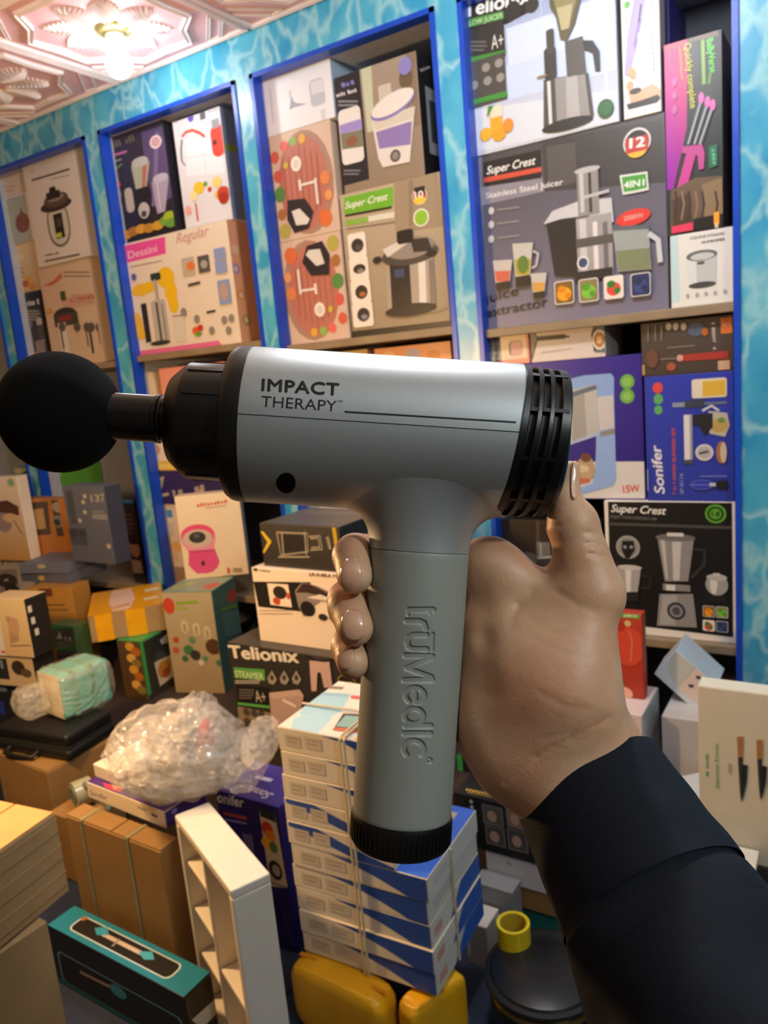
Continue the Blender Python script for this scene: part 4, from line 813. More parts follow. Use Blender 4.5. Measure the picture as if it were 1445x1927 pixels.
A.rect(270, 130, 770, 150, '#c8d2ea'); A.rect(270, 300, 770, 316, '#c0cce6'); A.poly([(95, 500), (775, 400), (778, 590), (100, 695)], '#ced2dc')
A.poly([(62, -60), (420, -60), (400, 40), (270, 110), (75, 130)], '#24221f'); A.rect(60, -20, 270, 90, '#2a2826'); A.text('Telionix', (80, 80), (378, 10), '#ececec', 64, bold=.04); A.ell(300, 50, 34, 44, '#34302c'); A.ell(385, 25, 30, 34, '#3a3530'); A.quad((80, 92), (258, 50), (260, 85), (84, 130), '#4c8a3c'); A.text('SLOW JUICER', (92, 122), (255, 80), '#c8e0b8', 22)
A.rect(88, 145, 268, 255, '#33302c'); A.lines(95, 190, 195, 3, 18, 8, '#6a6660'); A.text('A+', (205, 225), (258, 210), '#d8d4cc', 62); A.quad((100, 262), (270, 225), (270, 240), (102, 285), '#3f8a36'); A.rect(102, 285, 275, 445, '#4c4844')
for x, y in ((180, 305), (238, 285), (128, 385), (188, 365), (245, 350)): A.ell(x, y, 18, 20, '#908a82')
A.quad((105, 455), (275, 410), (278, 435), (108, 475), '#3f8a36')
A.rect(195, 490, 258, 600, '#e8a02c'); A.rect(198, 485, 256, 520, '#d8d0b8'); A.ell(180, 605, 26, 30, '#e8a830'); A.ell(280, 565, 24, 32, '#e08a30'); A.ell(240, 610, 30, 24, '#e09a28'); A.poly([(185, 530), (190, 480), (215, 475), (205, 500)], '#4a8a3a')
A.poly([(440, 360), (640, 330), (665, 520), (600, 555), (440, 590)], '#4e4a46'); A.poly([(490, 355), (625, 335), (650, 535), (500, 560)], '#8e8a88'); A.rect(455, 370, 480, 575, '#d0ccca'); A.poly([(540, 345), (590, 340), (605, 540), (545, 552)], '#a8a4a2'); A.ell(545, 560, 115, 26, '#35312e')
A.poly([(535, 190), (615, 165), (632, 330), (545, 350)], '#57534e'); A.rrect(440, 225, 500, 350, 14, '#3f3b36'); A.rrect(450, 140, 490, 240, 10, '#4a4640'); A.poly([(615, 185), (660, 185), (690, 230), (694, 320), (672, 322), (660, 240), (622, 225)], '#2e2b2a')
A.poly([(460, -40), (600, -60), (605, 10), (580, 110), (545, 185), (515, 180), (495, 80), (470, 40)], '#5e563e'); A.poly([(480, -30), (580, -50), (585, 10), (560, 100), (510, 100), (492, 30)], '#8c8058'); A.poly([(500, 40), (570, 20), (555, 130), (520, 140)], '#b0a67e'); A.line([(412, 352), (455, 340)], 10, '#8a7a58'); A.ell(718, 490, 36, 42, '#2c5a34'); A.ell(718, 490, 26, 30, '#3a6a40'); A.build(tj.o)
hc = wbox('hair_crimper_box', V4, (780, -40), (968, 520), 1.935, .055, '#e0dcd8', 'narrow white box with a lilac hair crimper and a dark-haired woman', on=sj)
A = Art(hc.front, V4); A.poly([(850, -40), (900, -40), (885, 60), (850, 240), (820, 350), (800, 340), (812, 160)], '#a89cd0'); A.poly([(862, 90), (880, 85), (850, 230), (840, 200)], '#8a7cb8'); A.rect(860, 150, 905, 340, '#d4d0d0'); A.text('Automatic HAIR CRIMPER', (912, 20), (926, 325), '#6a6870', 15); A.ell(812, 22, 13, 16, '#5aaa3a'); A.ell(810, 92, 10, 18, '#b8b8b8'); A.line([(875, 20), (865, 100)], 8, '#4a3a4a')
A.poly([(815, 395), (870, 405), (930, 375), (965, 400), (965, 440), (900, 470), (830, 480)], '#d8a888'); A.poly([(820, 500), (810, 470), (880, 450), (950, 425), (965, 440), (940, 470), (860, 500)], '#2a2020'); A.ell(825, 385, 16, 20, '#e0a080'); A.ell(850, 410, 26, 14, '#3a2a28'); A.ell(835, 330, 16, 30, '#d8a070', 20); A.rect(800, 500, 970, 545, '#e8e6e0'); A.build(hc.o)
pp = wbox('purple_carton', V4, (964, -40), (1010, 516), 2.0, .2, '#3a3590', 'thin deep purple box between the crimper and curler boxes', on=sj)
A = Art(pp.front, V4); A.frac(.1, .1, .9, .9, '#34307f'); A.build(pp.o)
hm = wbox('humidifier_box', V4, (1004, 1062), (1290, 1340), 1.935, .2, '#e4e2dc', 'small white humidifier box below the pink curling iron box', on=ZS[4])
A = Art(hm.front, V4); A.quad((1004, 1062), (1040, 1056), (1050, 1355), (1010, 1364), '#c0dce0'); A.text('COLOUR DYNAMIC', (1095, 1078), (1252, 1055), '#4c4a48', 13, bold=.02); A.text('HUMIDIFIER', (1148, 1096), (1252, 1080), '#4c4a48', 12, bold=.02)
A.poly([(1078, 1150), (1215, 1140), (1212, 1275), (1088, 1285)], '#c4c6c4'); A.poly([(1078, 1150), (1120, 1147), (1128, 1282), (1088, 1285)], '#dcdedc'); A.ell(1150, 1280, 62, 14, '#4a4a4a'); A.ell(1147, 1148, 70, 24, '#6a6a68'); A.ell(1150, 1152, 54, 16, '#c8cac8'); A.rect(1128, 1178, 1160, 1186, '#5a5a5a')
for x, y in ((1085, 1330), (1127, 1326), (1167, 1320), (1208, 1316), (1252, 1310)): A.ell(x, y, 8, 10, '#a8a8a4')
A.build(hm.o)
cu = wbox('curling_iron_box', V4, (975, 204), (1247, 1018), 1.94, .16, '#2a1a28', 'tall black and magenta box with a pink triple-barrel curling iron', on=hm)
A = Art(cu.front, V4); A.full('#1e1a1a', '#2a3430'); A._add([(0, cu.front.h), (0, .25 * cu.front.h), (.12 * cu.front.w, .25 * cu.front.h), (.38 * cu.front.w, .55 * cu.front.h), (.42 * cu.front.w, cu.front.h)], [(0, 1, 2, 3, 4)], ['#d0247a', '#8a22b0', '#a0209a', '#b02080', '#d8264a'])
A.poly([(975, 205), (1080, 168), (1078, 200), (978, 235)], '#e83c5c'); A.poly([(1090, 160), (1220, 135), (1222, 160), (1180, 172), (1090, 190)], '#6a5440')
A.text('BaByVerse', (1170, 180), (1186, 330), '#58d83a', 30, bold=.04); A.line([(1152, 180), (1158, 380)], 16, '#78a83a'); A.line([(1186, 330), (1180, 380)], 12, '#5a8a3a'); A.text('Quickly complete', (1070, 200), (1098, 490), '#d8d04a', 30, bold=.02); A.line([(1050, 215), (1060, 360)], 6, '#d8982c'); A.line([(1005, 220), (1010, 280)], 14, '#a83a7a'); A.line([(1025, 215), (1030, 290)], 8, '#a83a7a')
for y in (370, 430, 495): A.ell(1026, y, 12, 20, '#c05aa0')
for dx in (0, 28, 52): A.line([(1145 + dx, 450 + dx * .5), (1090 + dx, 650)], 22, '#3c3c44'); A.line([(1143 + dx, 460 + dx * .5), (1086 + dx, 650)], 8, '#a8acb4'); A.ell(1146 + dx, 442 + dx * .6, 13, 26, '#d068b0')
A.poly([(1062, 660), (1150, 650), (1162, 690), (1158, 760), (1135, 765), (1130, 700), (1060, 690)], '#b8468c'); A.poly([(1080, 690), (1122, 700), (1050, 960), (1020, 965), (1015, 930)], '#c43e92'); A.quad((1180, 660), (1218, 650), (1220, 745), (1182, 760), '#2c6a50'); A.text('~~~~', (1192, 670), (1198, 745), '#58b088', 16)
A.poly([(1010, 860), (1120, 800), (1245, 790), (1247, 1000), (1010, 1045)], '#6a5440'); A.poly([(1015, 900), (1090, 870), (1110, 1000), (1020, 1030)], '#4a3628'); A.poly([(1150, 830), (1240, 800), (1245, 960), (1160, 980)], '#8a7050')
for k in range(7): A.line([(1030 + 30 * k, 860), (1040 + 30 * k, 920), (1028 + 30 * k, 990)], 9, ('#3a2a20', '#8a7258')[k % 2])
A.poly([(1015, 1020), (1110, 1000), (1110, 1035), (1015, 1052)], '#e03a60'); A.poly([(1112, 985), (1246, 960), (1246, 1018), (1112, 1040)], '#1c1612'); A.rrect(1203, 955, 1228, 1010, 8, '#f0a020'); A.rect(1208, 1005, 1224, 1024, '#d8c8a0'); A.build(cu.o)
# --- right-hand niche, between the shelves
bl = wbox('blender_box', V5, (655, 1003), (1293, 1672), 1.93, .26, '#e8e4de', 'black blender box with white border and steel blender, on the right lower shelf', on=ZL)
A = Art(bl.front, V5); A.quad((675, 1008), (1272, 1012), (1278, 1660), (690, 1590), '#141415'); A.quad((676, 1108), (1272, 1126), (1272, 1140), (676, 1120), '#4a4a46'); A.text('Super Crest', (690, 1056), (955, 1070), '#f0efe8', 38, bold=.025, shear=.3); A.text('ENJOY YOUR EVERYDAY LIFE', (690, 1085), (910, 1098), '#8a8a86', 13)
A.ell(1193, 1066, 52, 46, '#5aa030'); A.ell(1193, 1066, 40, 35, '#16240e'); A.ell(1193, 1066, 30, 26, '#5aa030'); A.text('1.8', (1175, 1075), (1212, 1078), '#102008', 24, bold=.03)
A.ell(772, 1226, 58, 56, '#a0a09e'); A.ell(772, 1226, 46, 45, '#8a8a88'); A.poly([(745, 1195), (800, 1195), (805, 1240), (780, 1280), (762, 1280), (742, 1240)], '#151515'); A.ell(758, 1225, 8, 8, '#9a9a98'); A.ell(788, 1225, 8, 8, '#9a9a98')
A.poly([(915, 1185), (1090, 1185), (1062, 1390), (950, 1390)], '#8f8c88'); A.poly([(985, 1190), (1030, 1190), (1020, 1385), (990, 1385)], '#c6c2be'); A.poly([(930, 1190), (950, 1190), (965, 1380), (955, 1380)], '#c0bcb8'); A.ell(1000, 1180, 98, 18, '#6e6c6a'); A.rect(960, 1155, 1040, 1175, '#d8d6d2'); A.line([(1090, 1235), (1142, 1240), (1140, 1310), (1075, 1375)], 18, '#2e2e30')
A.rect(940, 1400, 1072, 1440, '#8a8784'); A.rect(955, 1405, 1000, 1435, '#dcdad6'); A.poly([(925, 1450), (1085, 1450), (1105, 1612), (912, 1602)], '#8e8c8a'); A.poly([(940, 1455), (1010, 1455), (1000, 1600), (925, 1595)], '#a8a6a4'); A.ell(1005, 1532, 44, 42, '#2a2c30'); A.ell(1005, 1532, 32, 30, '#8a8c90'); A.ell(1005, 1532, 20, 20, '#4a4c52')
A.poly([(720, 1325), (835, 1330), (820, 1440), (735, 1440)], '#a8a4a0'); A.poly([(760, 1328), (790, 1328), (785, 1440), (765, 1440)], '#dedad6'); A.ell(780, 1322, 60, 12, '#c8c4c0'); A.rect(745, 1440, 825, 1485, '#242424'); A.line([(840, 1360), (885, 1365), (880, 1420), (835, 1420)], 8, '#303032')
A.ell(1200, 1405, 55, 52, '#a09c98'); A.ell(1185, 1405, 18, 46, '#d6d2ce'); A.ell(1200, 1370, 50, 16, '#b8b4b0'); A.rect(1160, 1455, 1245, 1490, '#1e1e1e'); A.rect(1182, 1348, 1216, 1362, '#c8c4c0')
fruit4(A, ((1162, 1533), (1226, 1537), (1162, 1600), (1226, 1605)), 29); A.build(bl.o)
dk = wbox('cup_set_box', V5, (155, 1092), (648, 1640), 1.94, .24, '#241c16', 'dark brown box with grey cups behind the hand, right niche', on=ZL)
A = Art(dk.front, V5); A.full('#2e241a', '#1a1614'); A.rect(155, 1085, 648, 1100, '#a8642c'); A.poly([(330, 1100), (345, 1100), (345, 1240), (330, 1240)], '#4a4038'); A.rect(330, 1200, 400, 1290, '#6a6866'); A.rect(345, 1205, 360, 1285, '#9a9a98'); A.rrect(330, 1270, 470, 1370, 12, '#3a3836'); A.line([(335, 1278), (460, 1270)], 10, '#b0aca8'); A.ell(290, 1280, 50, 30, '#5a5654'); A.rect(420, 1180, 640, 1600, '#302820'); A.rrect(430, 1230, 640, 1500, 20, '#3c3630'); A.build(dk.o)
ic = wbox('ice_cream_maker_box', V5, (180, 352), (856, 985), 1.945, .24, '#2c1f86', 'deep purple box with a pale blue ice cream machine beside the rear vents', on=bl)
A = Art(ic.front, V5); A.full('#2c1c8a', '#27187e'); A.quad((180, 900), (500, 835), (860, 812), (860, 990), '#d8d4d2') if False else A.quad((180, 818), (856, 814), (862, 992), (180, 992), '#d8d4d2')
A.text('15W', (750, 965), (828, 960), '#d85a3a', 36, bold=.04); A.ell(768, 430, 35, 36, '#6aaa48'); A.ell(768, 500, 35, 36, '#6aaa48'); A.ell(768, 430, 22, 22, '#8ac060'); A.ell(768, 500, 22, 22, '#8ac060')
A.poly([(440, 430), (560, 400), (690, 390), (705, 410), (705, 500), (640, 510), (440, 520)], '#86a8dc'); A.poly([(625, 500), (705, 490), (715, 900), (700, 930), (560, 970), (470, 965), (500, 950), (600, 920), (615, 860)], '#8fb0e4'); A.poly([(470, 480), (620, 440), (632, 680), (480, 740)], '#b8b8b4'); A.poly([(500, 480), (560, 460), (575, 700), (505, 725)], '#9c9c98'); A.poly([(625, 505), (700, 495), (706, 650), (635, 665)], '#c8c4c4'); A.line([(480, 500), (620, 455)], 22, '#5c6a80'); A.quad((640, 670), (708, 655), (710, 680), (640, 695), '#8a8a86'); A.line([(470, 735), (632, 680)], 14, '#a8bce0')
A.poly([(500, 850), (560, 780), (600, 800), (615, 860), (580, 910), (520, 930)], '#b89a78'); A.ell(570, 795, 26, 22, '#6a4630'); A.ell(555, 850, 30, 20, '#d8c4a4'); A.ell(575, 880, 34, 18, '#c0a080'); A.ell(550, 905, 40, 12, '#c86a4a'); A.build(ic.o)
sf = wbox('hand_blender_box', V5, (848, 408), (1284, 990), 1.935, .2, '#26329a', 'blue hand blender box with its picture lying sideways, by the blue trim', on=bl)
A = Art(sf.front, V5); A.full('#2b3cae', '#2a3a9e'); A.text('Sonifer', (948, 968), (928, 735), '#eceaf0', 50, bold=.03, shear=.15); A.text('7 in 1 HAND BLENDER SET', (1003, 972), (998, 650), '#d8603c', 16, bold=.03); A.text('SF-8116', (1040, 970), (1036, 872), '#a8b0e0', 18)
A.ell(915, 460, 25, 27, '#d84a44'); A.ell(918, 514, 23, 25, '#5aaa60'); A.ell(918, 566, 20, 22, '#5aaa60')
A.rrect(1078, 420, 1248, 502, 12, '#e0d8c0'); A.rect(1130, 428, 1240, 495, '#d8b040'); A.rect(985, 532, 1060, 550, '#8a94a8'); A.rect(1045, 520, 1140, 552, '#3a4050'); A.line([(1140, 535), (1250, 530)], 12, '#6a7488'); A.rect(1040, 590, 1085, 825, '#dcdad8'); A.rect(1068, 590, 1085, 825, '#9a9ca4'); A.rect(1040, 805, 1085, 825, '#4a4c54')
A.poly([(1160, 570), (1250, 580), (1262, 640), (1240, 695), (1165, 680)], '#b8b4a4'); A.ell(1210, 640, 40, 34, '#b89a58'); A.ell(1222, 615, 18, 14, '#6a8a44'); A.line([(1130, 570), (1175, 545), (1210, 570)], 12, '#c8ccd4'); A.poly([(1085, 590), (1180, 580), (1180, 650), (1140, 690), (1115, 640), (1085, 640)], '#24262c'); A.ell(1140, 770, 44, 40, '#d4d2d0'); A.ell(1140, 770, 34, 30, '#b0aeb0'); A.line([(1115, 775), (1160, 765)], 10, '#3a3a40'); A.ell(1222, 770, 26, 54, '#a06a4a'); A.ell(1232, 770, 16, 50, '#c8b49a')
A.line([(1120, 884), (1250, 884)], 5, '#7a86c0'); A.ell(1128, 925, 56, 26, '#4a5ab8'); A.ell(1128, 925, 48, 19, '#2b3cae'); A.line([(1070, 925), (1180, 925)], 4, '#7a86c8'); A.rect(1165, 916, 1200, 932, '#c0c4d0'); A.rrect(1195, 905, 1252, 946, 12, '#1e2026'); A.line([(870, 955), (868, 850)], 6, '#8a94d0'); A.build(sf.o)
ch = wbox('chopper_box', V5, (832, 152), (1280, 378), 1.94, .2, '#4e433c', 'brown box with a red tube and orange corner, lying above the blue blender box', on=sf)
A = Art(ch.front, V5); A.full('#574c45', '#453a34'); A.rect(1218, 125, 1273, 195, '#e07a34'); A.text('~~~~~', (1228, 165), (1265, 160), '#f4e0cc', 18); A.text('~~~~~~~~~~~~', (1195, 275), (1190, 130), '#c8c0b8', 18, bold=.02); A.quad((1030, 300), (1255, 280), (1256, 318), (1034, 332), '#a83a32'); A.ell(1022, 316, 16, 16, '#d8a090'); A.line([(925, 322), (1010, 318)], 6, '#8a7c70'); A.line([(960, 268), (1095, 256)], 6, '#8a7c70'); A.ell(1100, 180, 40, 34, '#5a6478'); A.ell(1142, 190, 16, 20, '#b8682c'); A.ell(980, 358, 22, 20, '#a85a44'); A.rect(1205, 330, 1262, 370, '#d0a888')
for x in (968, 1002, 1040): A.ell(x, 166, 14, 17, '#c8bca8')
for x in (870, 905, 935): A.line([(x, 160), (x, 235)], 8, '#837668')
A.ell(890, 320, 30, 44, '#6a4a3a'); A.rect(838, 350, 856, 398, '#a88a5a'); A.build(ch.o)
A = Art(ch.left if False else ch.front, V5)
mp_ = wbox('mini_printer_box', V5, (76, 214), (299, 332), 1.945, .14, '#e89a84', 'small salmon-edged mini printer box under the juice extractor box', on=ic)
A = Art(mp_.front, V5); A.quad((90, 192), (275, 160), (288, 315), (100, 332), '#e8d4b4'); A.text('MINI', (125, 335), (118, 240), '#6a5a48', 20, bold=.02); A.text('PRINTER', (152, 330), (142, 190), '#6a5a48', 18, bold=.02); A.rrect(198, 236, 264, 300, 16, '#3e4a42'); A.rrect(206, 238, 264, 302, 14, '#d8a49a'); A.ell(256, 182, 8, 8, '#e0b49a'); A.build(mp_.o)
cf = wbox('coffee_grinder_box', V5, (300, 198), (663, 285), 1.945, .16, '#dccfc8', 'long cream box with a coffee cup print, beside the mini printer box', on=ic)
A = Art(cf.front, V5); A.poly([(300, 150), (325, 142), (338, 230), (310, 330), (300, 330)], '#7a8078'); A.line([(322, 145), (334, 225), (310, 320)], 8, '#1e1c1a'); A.line([(335, 224), (470, 212)], 22, '#1e1b1a'); A.line([(470, 212), (490, 214)], 10, '#3a3634'); A.poly([(600, 110), (663, 95), (666, 290), (615, 290), (596, 200)], '#6a7070'); A.line([(615, 110), (598, 200), (612, 285)], 8, '#1e1c1a'); A.ell(634, 228, 34, 48, '#e8e0d4'); A.ell(634, 228, 26, 38, '#b87838'); A.ell(634, 228, 14, 18, '#e0c898'); A.rect(432, 160, 450, 176, '#4a4846'); A.ell(522, 158, 9, 9, '#4a4846'); A.line([(355, 290), (505, 270)], 5, '#b0a49c'); A.line([(300, 140), (663, 92)], 10, '#3a322a'); A.build(cf.o)
# --- second niche, under the shelf
w1 = wbox('printer_carton', V7, (95, 275), (345, 760), 1.95, .24, '#e2d3c0', 'tall white box with a small blue square, behind the cotton candy box', on=ZL)
A = Art(w1.front, V7); A.rect(160, 312, 205, 358, '#4a98c8'); A.lines(165, 395, 215, 5, 16, 8, '#c0b8b0'); A.ell(230, 530, 30, 30, '#e8b878'); A.rect(140, 640, 300, 750, '#a88a80'); A.ell(200, 580, 40, 40, '#dcc4b0'); A.build(w1.o)
zb = wbox('cookware_box', V7, (85, 82), (560, 272), 1.94, .24, '#33285a', 'dark purple box with large Z lettering under the gun nose', on=w1)
A = Art(zb.front, V7); A.full('#3a2f62', '#332858'); A.text('Z', (118, 240), (182, 225), '#b0a898', 120, bold=.02); A.text('~~~~~~', (205, 235), (400, 200), '#a89c98', 40, shear=.3); A.ell(375, 200, 14, 12, '#c8a878'); A.build(zb.o)
y1 = wbox('tea_box', V7, (80, 30), (540, 80), 1.94, .2, '#e0bc3c', 'thin yellow box on the purple lettered box', on=zb)
A = Art(y1.front, V7); A.frac(.05, .2, .35, .8, '#ecd070'); A.build(y1.o)
s0 = wbox('white_carton', V0, (268, 772), (345, 869), 1.95, .18, '#e6d6c4', 'white box with an orange dot behind the attachment shaft', on=y1)
A = Art(s0.front, V0); A.ell(293, 846, 8, 11, '#c88a4a'); A.build(s0.o)
s1 = wbox('salmon_box', V0, (298, 694), (432, 772), 1.94, .18, '#f09a84', 'salmon pink box above the gun nose, under the second shelf', on=s0)
A = Art(s1.front, V0); A.frac(.05, .06, .95, .94, '#f0a08c'); A.build(s1.o)
s2 = wbox('cream_box', V0, (262, 702), (297, 772), 1.955, .18, '#e2cfac', 'narrow cream box left of the salmon box', on=s0)
# --- leftmost niche, under the shelf
p = wbox('woman_portrait_box', V6, (692, 240), (822, 668), 1.93, .2, '#2b2524', 'narrow dark box with a portrait of a woman, beside the blue trimmed post', on=ZL)
A = Art(p.front, V6); A.rect(692, 232, 770, 262, '#3a8ab8'); A.poly([(725, 470), (790, 460), (800, 560), (815, 660), (745, 660), (735, 560)], '#3a2420'); A.ell(765, 520, 28, 46, '#b87a58'); A.poly([(745, 580), (800, 590), (815, 660), (740, 655)], '#c08a68'); A.ell(756, 470, 34, 26, '#2c1a16'); A.lines(705, 330, 760, 5, 24, 8, '#7a5040'); A.build(p.o)
lc = wbox('storage_carton', V6, (60, 205), (370, 600), 1.99, .2, '#8a6a48', 'brown carton deep in the left niche under the green box', on=ZL)
lb = wbox('tool_box', V6, (80, 62), (366, 205), 1.99, .2, '#5a9a3a', 'green and white box behind the standing grey box, left niche', on=lc)
A = Art(lb.front, V6); A.full('#a8c86a', '#4a9038'); A.rect(80, 60, 130, 90, '#e0d0b8'); A.ell(170, 120, 55, 40, '#1e5a2a'); A.ell(165, 108, 34, 14, '#7ab88a'); A.quad((215, 100), (290, 90), (290, 190), (220, 195), '#c4cc80'); A.ell(330, 130, 30, 34, '#3c8a30'); A.build(lb.o)
# ------------------------------------------------------------------ the pile on the bench, left and middle
KRAFT = mat('kraft_cardboard', '#94703e', 0.75, var=0.10, vscale=12, bump=0.1, bscale=300)
KRAFT2 = mat('pale_cardboard', '#a08258', 0.8, var=0.12, vscale=10, bump=0.1, bscale=300)
def flaps(b, matl=None, tape=None):        # closing flaps on the carton's top, a gap between them, and tape
    u, d = b.U / np.linalg.norm(b.U), b.D / np.linalg.norm(b.D); lu, ld = np.linalg.norm(b.U), np.linalg.norm(b.D); t = b.c + [0, 0, b.h]
    for s_ in (0, 1):
        a = t + u * .002 + d * (.002 + s_ * ld / 2); g = G().obox(a + [0, 0, .0002], u * (lu - .004), d * (ld / 2 - .004), np.array([0, 0, .003]))
        fixnormals(g.build('top_flap', matl or KRAFT, b.o))
    if tape: fixnormals(G().obox(t + d * (ld / 2 - .022) + [0, 0, .0034] + u * .003, u * (lu - .006), d * .044, np.array([0, 0, .0008])).build('packing_tape', tape, b.o))
    b.z1 += .0034
TAN = mat('tan_tape', '#c8a468', 0.25)
# mid stack: steamer, massager, gadget
st = wbox('garment_steamer_box', V7, (525, 1097), (1380, 1560), 1.36, .30, '#2c2926', 'black box with white lettering and pink steamer behind the bundled tablet boxes', on=BZ)
A = Art(st.front, V7); A.full('#2e2b28', '#3a332c'); A.text('Telionix', (545, 1185), (950, 1215), '#ddd6c8', 72, bold=.045); A.quad((565, 1242), (748, 1255), (752, 1322), (572, 1305), '#5c9a4c'); A.text('STEAMER', (578, 1298), (745, 1315), '#c8dcae', 36, bold=.02); A.lines(575, 1322, 740, 2, 12, 7, '#a8a498'); A.quad((578, 1340), (775, 1365), (780, 1465), (595, 1445), '#1c1a19'); A.text('A+', (700, 1445), (762, 1452), '#bcb4a8', 66); A.lines(600, 1375, 690, 4, 16, 7, '#6a645c'); A.quad((592, 1447), (782, 1468), (782, 1484), (594, 1462), '#5aaa50'); A.rect(590, 1470, 830, 1620, '#8a7a64')
for x, y in ((645, 1505), (690, 1512), (735, 1520), (650, 1560), (710, 1568)): A.ell(x, y, 20, 22, '#4a4038')
for x in (795, 868, 940): A.poly([(x - 26, 1305), (x, 1258), (x + 30, 1312), (x + 12, 1342), (x - 16, 1336)], '#9a9284'); A.poly([(x - 12, 1302), (x, 1280), (x + 14, 1306), (x, 1320)], '#38342f')
A.poly([(1018, 1200), (1135, 1205), (1155, 1360), (1105, 1360), (1085, 1270), (1065, 1270), (1060, 1380), (1030, 1380)], '#c8a8a0'); A.ell(1075, 1175, 82, 30, '#1a1817'); A.ell(1075, 1170, 62, 20, '#4a4440'); A.ell(1040, 1160, 24, 10, '#b8b0a8'); A.poly([(780, 1390), (960, 1370), (985, 1410), (940, 1620), (800, 1600)], '#b89a90'); A.poly([(780, 1390), (960, 1370), (985, 1405), (800, 1425)], '#c8aca0'); A.line([(860, 1430), (940, 1470)], 18, '#e0d8d0')
A.ell(1240, 1330, 56, 48, '#8a7a2c'); A.ell(1240, 1330, 48, 41, '#2a2722'); A.text('~~~~~', (1205, 1335), (1275, 1342), '#a8923a', 18); A.build(st.o)
A = Art(st.top, V7); A.full('#3a3733'); A.text('Telionix', (1172, 1050), (862, 1022), '#c8c2b4', 30, bold=.03); A.build(st.o, 'top_print')
ms = wbox('massager_box', V7, (668, 652), (1330, 1010), 1.40, .22, '#e6d4c0', 'white box with black band and double-headed massager, stacked on the steamer box', on=st)
A = Art(ms.front, V7); A.quad((672, 735), (1330, 745), (1330, 955), (712, 885), '#1f1c1b'); A.poly([(1020, 740), (1340, 745), (1340, 1000), (1010, 960)], '#e6d4c0'); A.ell(694, 662, 14, 14, '#4a4440'); A.text('~~~~~', (715, 675), (785, 682), '#7a6e64', 18); A.text('DOUBLE HEAD', (1015, 702), (1245, 716), '#6a3c34', 26, bold=.03)
A.quad((765, 745), (888, 752), (912, 888), (785, 872), '#e8d8c4'); A.ell(840, 800, 40, 38, '#2e2624'); A.ell(822, 850, 22, 22, '#b84a30'); A.ell(890, 820, 12, 20, '#c05a3a')
A.poly([(930, 790), (970, 740), (1060, 760), (1200, 830), (1340, 880), (1340, 920), (1150, 860), (1080, 850), (1040, 880), (1030, 935), (980, 940), (950, 880)], '#8a7e78'); A.poly([(935, 800), (975, 745), (1030, 755), (1100, 790), (1190, 850), (1080, 820), (1000, 800)], '#3a2828'); A.poly([(1000, 830), (1080, 810), (1200, 860), (1100, 845)], '#e0d4c8'); A.ell(1005, 895, 42, 44, '#1f1b1b'); A.ell(1095, 945, 26, 20, '#2a2524'); A.ell(1155, 950, 22, 18, '#2a2524'); A.lines(720, 905, 930, 2, 18, 5, '#b0a090'); A.build(ms.o)
gg = wbox('charger_box', V7, (715, 392), (1212, 640), 1.42, .20, '#332f2b', 'grey-black box with line drawing of a gadget and yellow marks, on the massager box', on=ms, yaw=-2)
A = Art(gg.front, V7); A.full('#3a3631', '#2b2825'); A.poly([(722, 440), (740, 440), (790, 500), (745, 570), (735, 560), (765, 502)], '#c8a828')
for pts in ([(820, 445), (1000, 452), (1005, 560), (845, 580), (820, 445)], [(850, 445), (860, 575)], [(985, 440), (995, 580)], [(1010, 470), (1075, 465), (1090, 545), (1020, 550)], [(1020, 482), (1065, 478), (1075, 532), (1025, 536)], [(830, 590), (1015, 590)]): A.line(pts, 9, '#9a9084')
A.poly([(855, 460), (982, 465), (988, 550), (868, 560)], '#24211f'); A.line([(1158, 415), (1185, 610)], 26, '#b89a28'); A.line([(1120, 470), (1138, 545)], 22, '#8a8070'); A.build(gg.o)
A = Art(gg.right, V7); A.full('#1e2428'); A.frac(.2, .3, .5, .8, '#38444a'); A.frac(.5, .35, .58, .7, '#a89a38'); A.build(gg.o, 'side_print')
A = Art(gg.top, V7); A.full('#55504a'); A.frac(.1, .2, .9, .35, '#6a625a'); A.frac(.1, .55, .6, .7, '#5a4a46'); A.build(gg.o, 'top_print')
# grill box and cotton candy box
gr = tbox('food_processor_box', V7, .80, (432, 795), (135, 800), (662, 706), .80 - BZ - .0005, '#4f7a70', 'tall cream and teal box with red stickers, left of the steamer box')
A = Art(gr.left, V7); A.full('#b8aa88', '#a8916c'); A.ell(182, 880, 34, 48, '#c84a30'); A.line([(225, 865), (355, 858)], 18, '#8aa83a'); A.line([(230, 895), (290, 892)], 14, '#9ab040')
for x, y in ((275, 1005), (345, 1020), (410, 1040)): A.rrect(x - 26, y - 40, x + 26, y + 36, 22, '#d0c4a4'); A.rrect(x - 12, y - 22, x + 12, y + 30, 10, '#a8976f')
for x, y, c, r in ((225, 1080, '#b84a34', 18), (300, 1140, '#4a7a4a', 30), (340, 1170, '#3a3834', 30), (445, 1120, '#5a3a28', 45), (225, 1140, '#b85a48', 20), (280, 1190, '#3f6a48', 18), (400, 1190, '#5a8a5a', 16), (480, 1215, '#4a7a58', 18), (375, 1215, '#d8d0bc', 16), (320, 1080, '#6a8a6a', 20)): A.ell(x, y, r, r, c)
A.build(gr.o, 'front_print')
A = Art(gr.front, V7); A.full('#4a7468', '#44685c'); A.ell(552, 820, 28, 38, '#b8443a'); A.line([(490, 905), (620, 850)], 16, '#7aa03a')
for i in range(8): A.line([(495 + i * 3, 935 + i * 17), (650, 868 + i * 18)], 6, '#8aa8a0')
A.build(gr.o, 'side_print')
A = Art(gr.top, V7); A.full('#8aa08c'); A.poly([(380, 765), (470, 740), (490, 755), (410, 785)], '#c86a50'); A.line([(200, 780), (330, 745)], 14, '#a8b060'); A.build(gr.o, 'top_print')
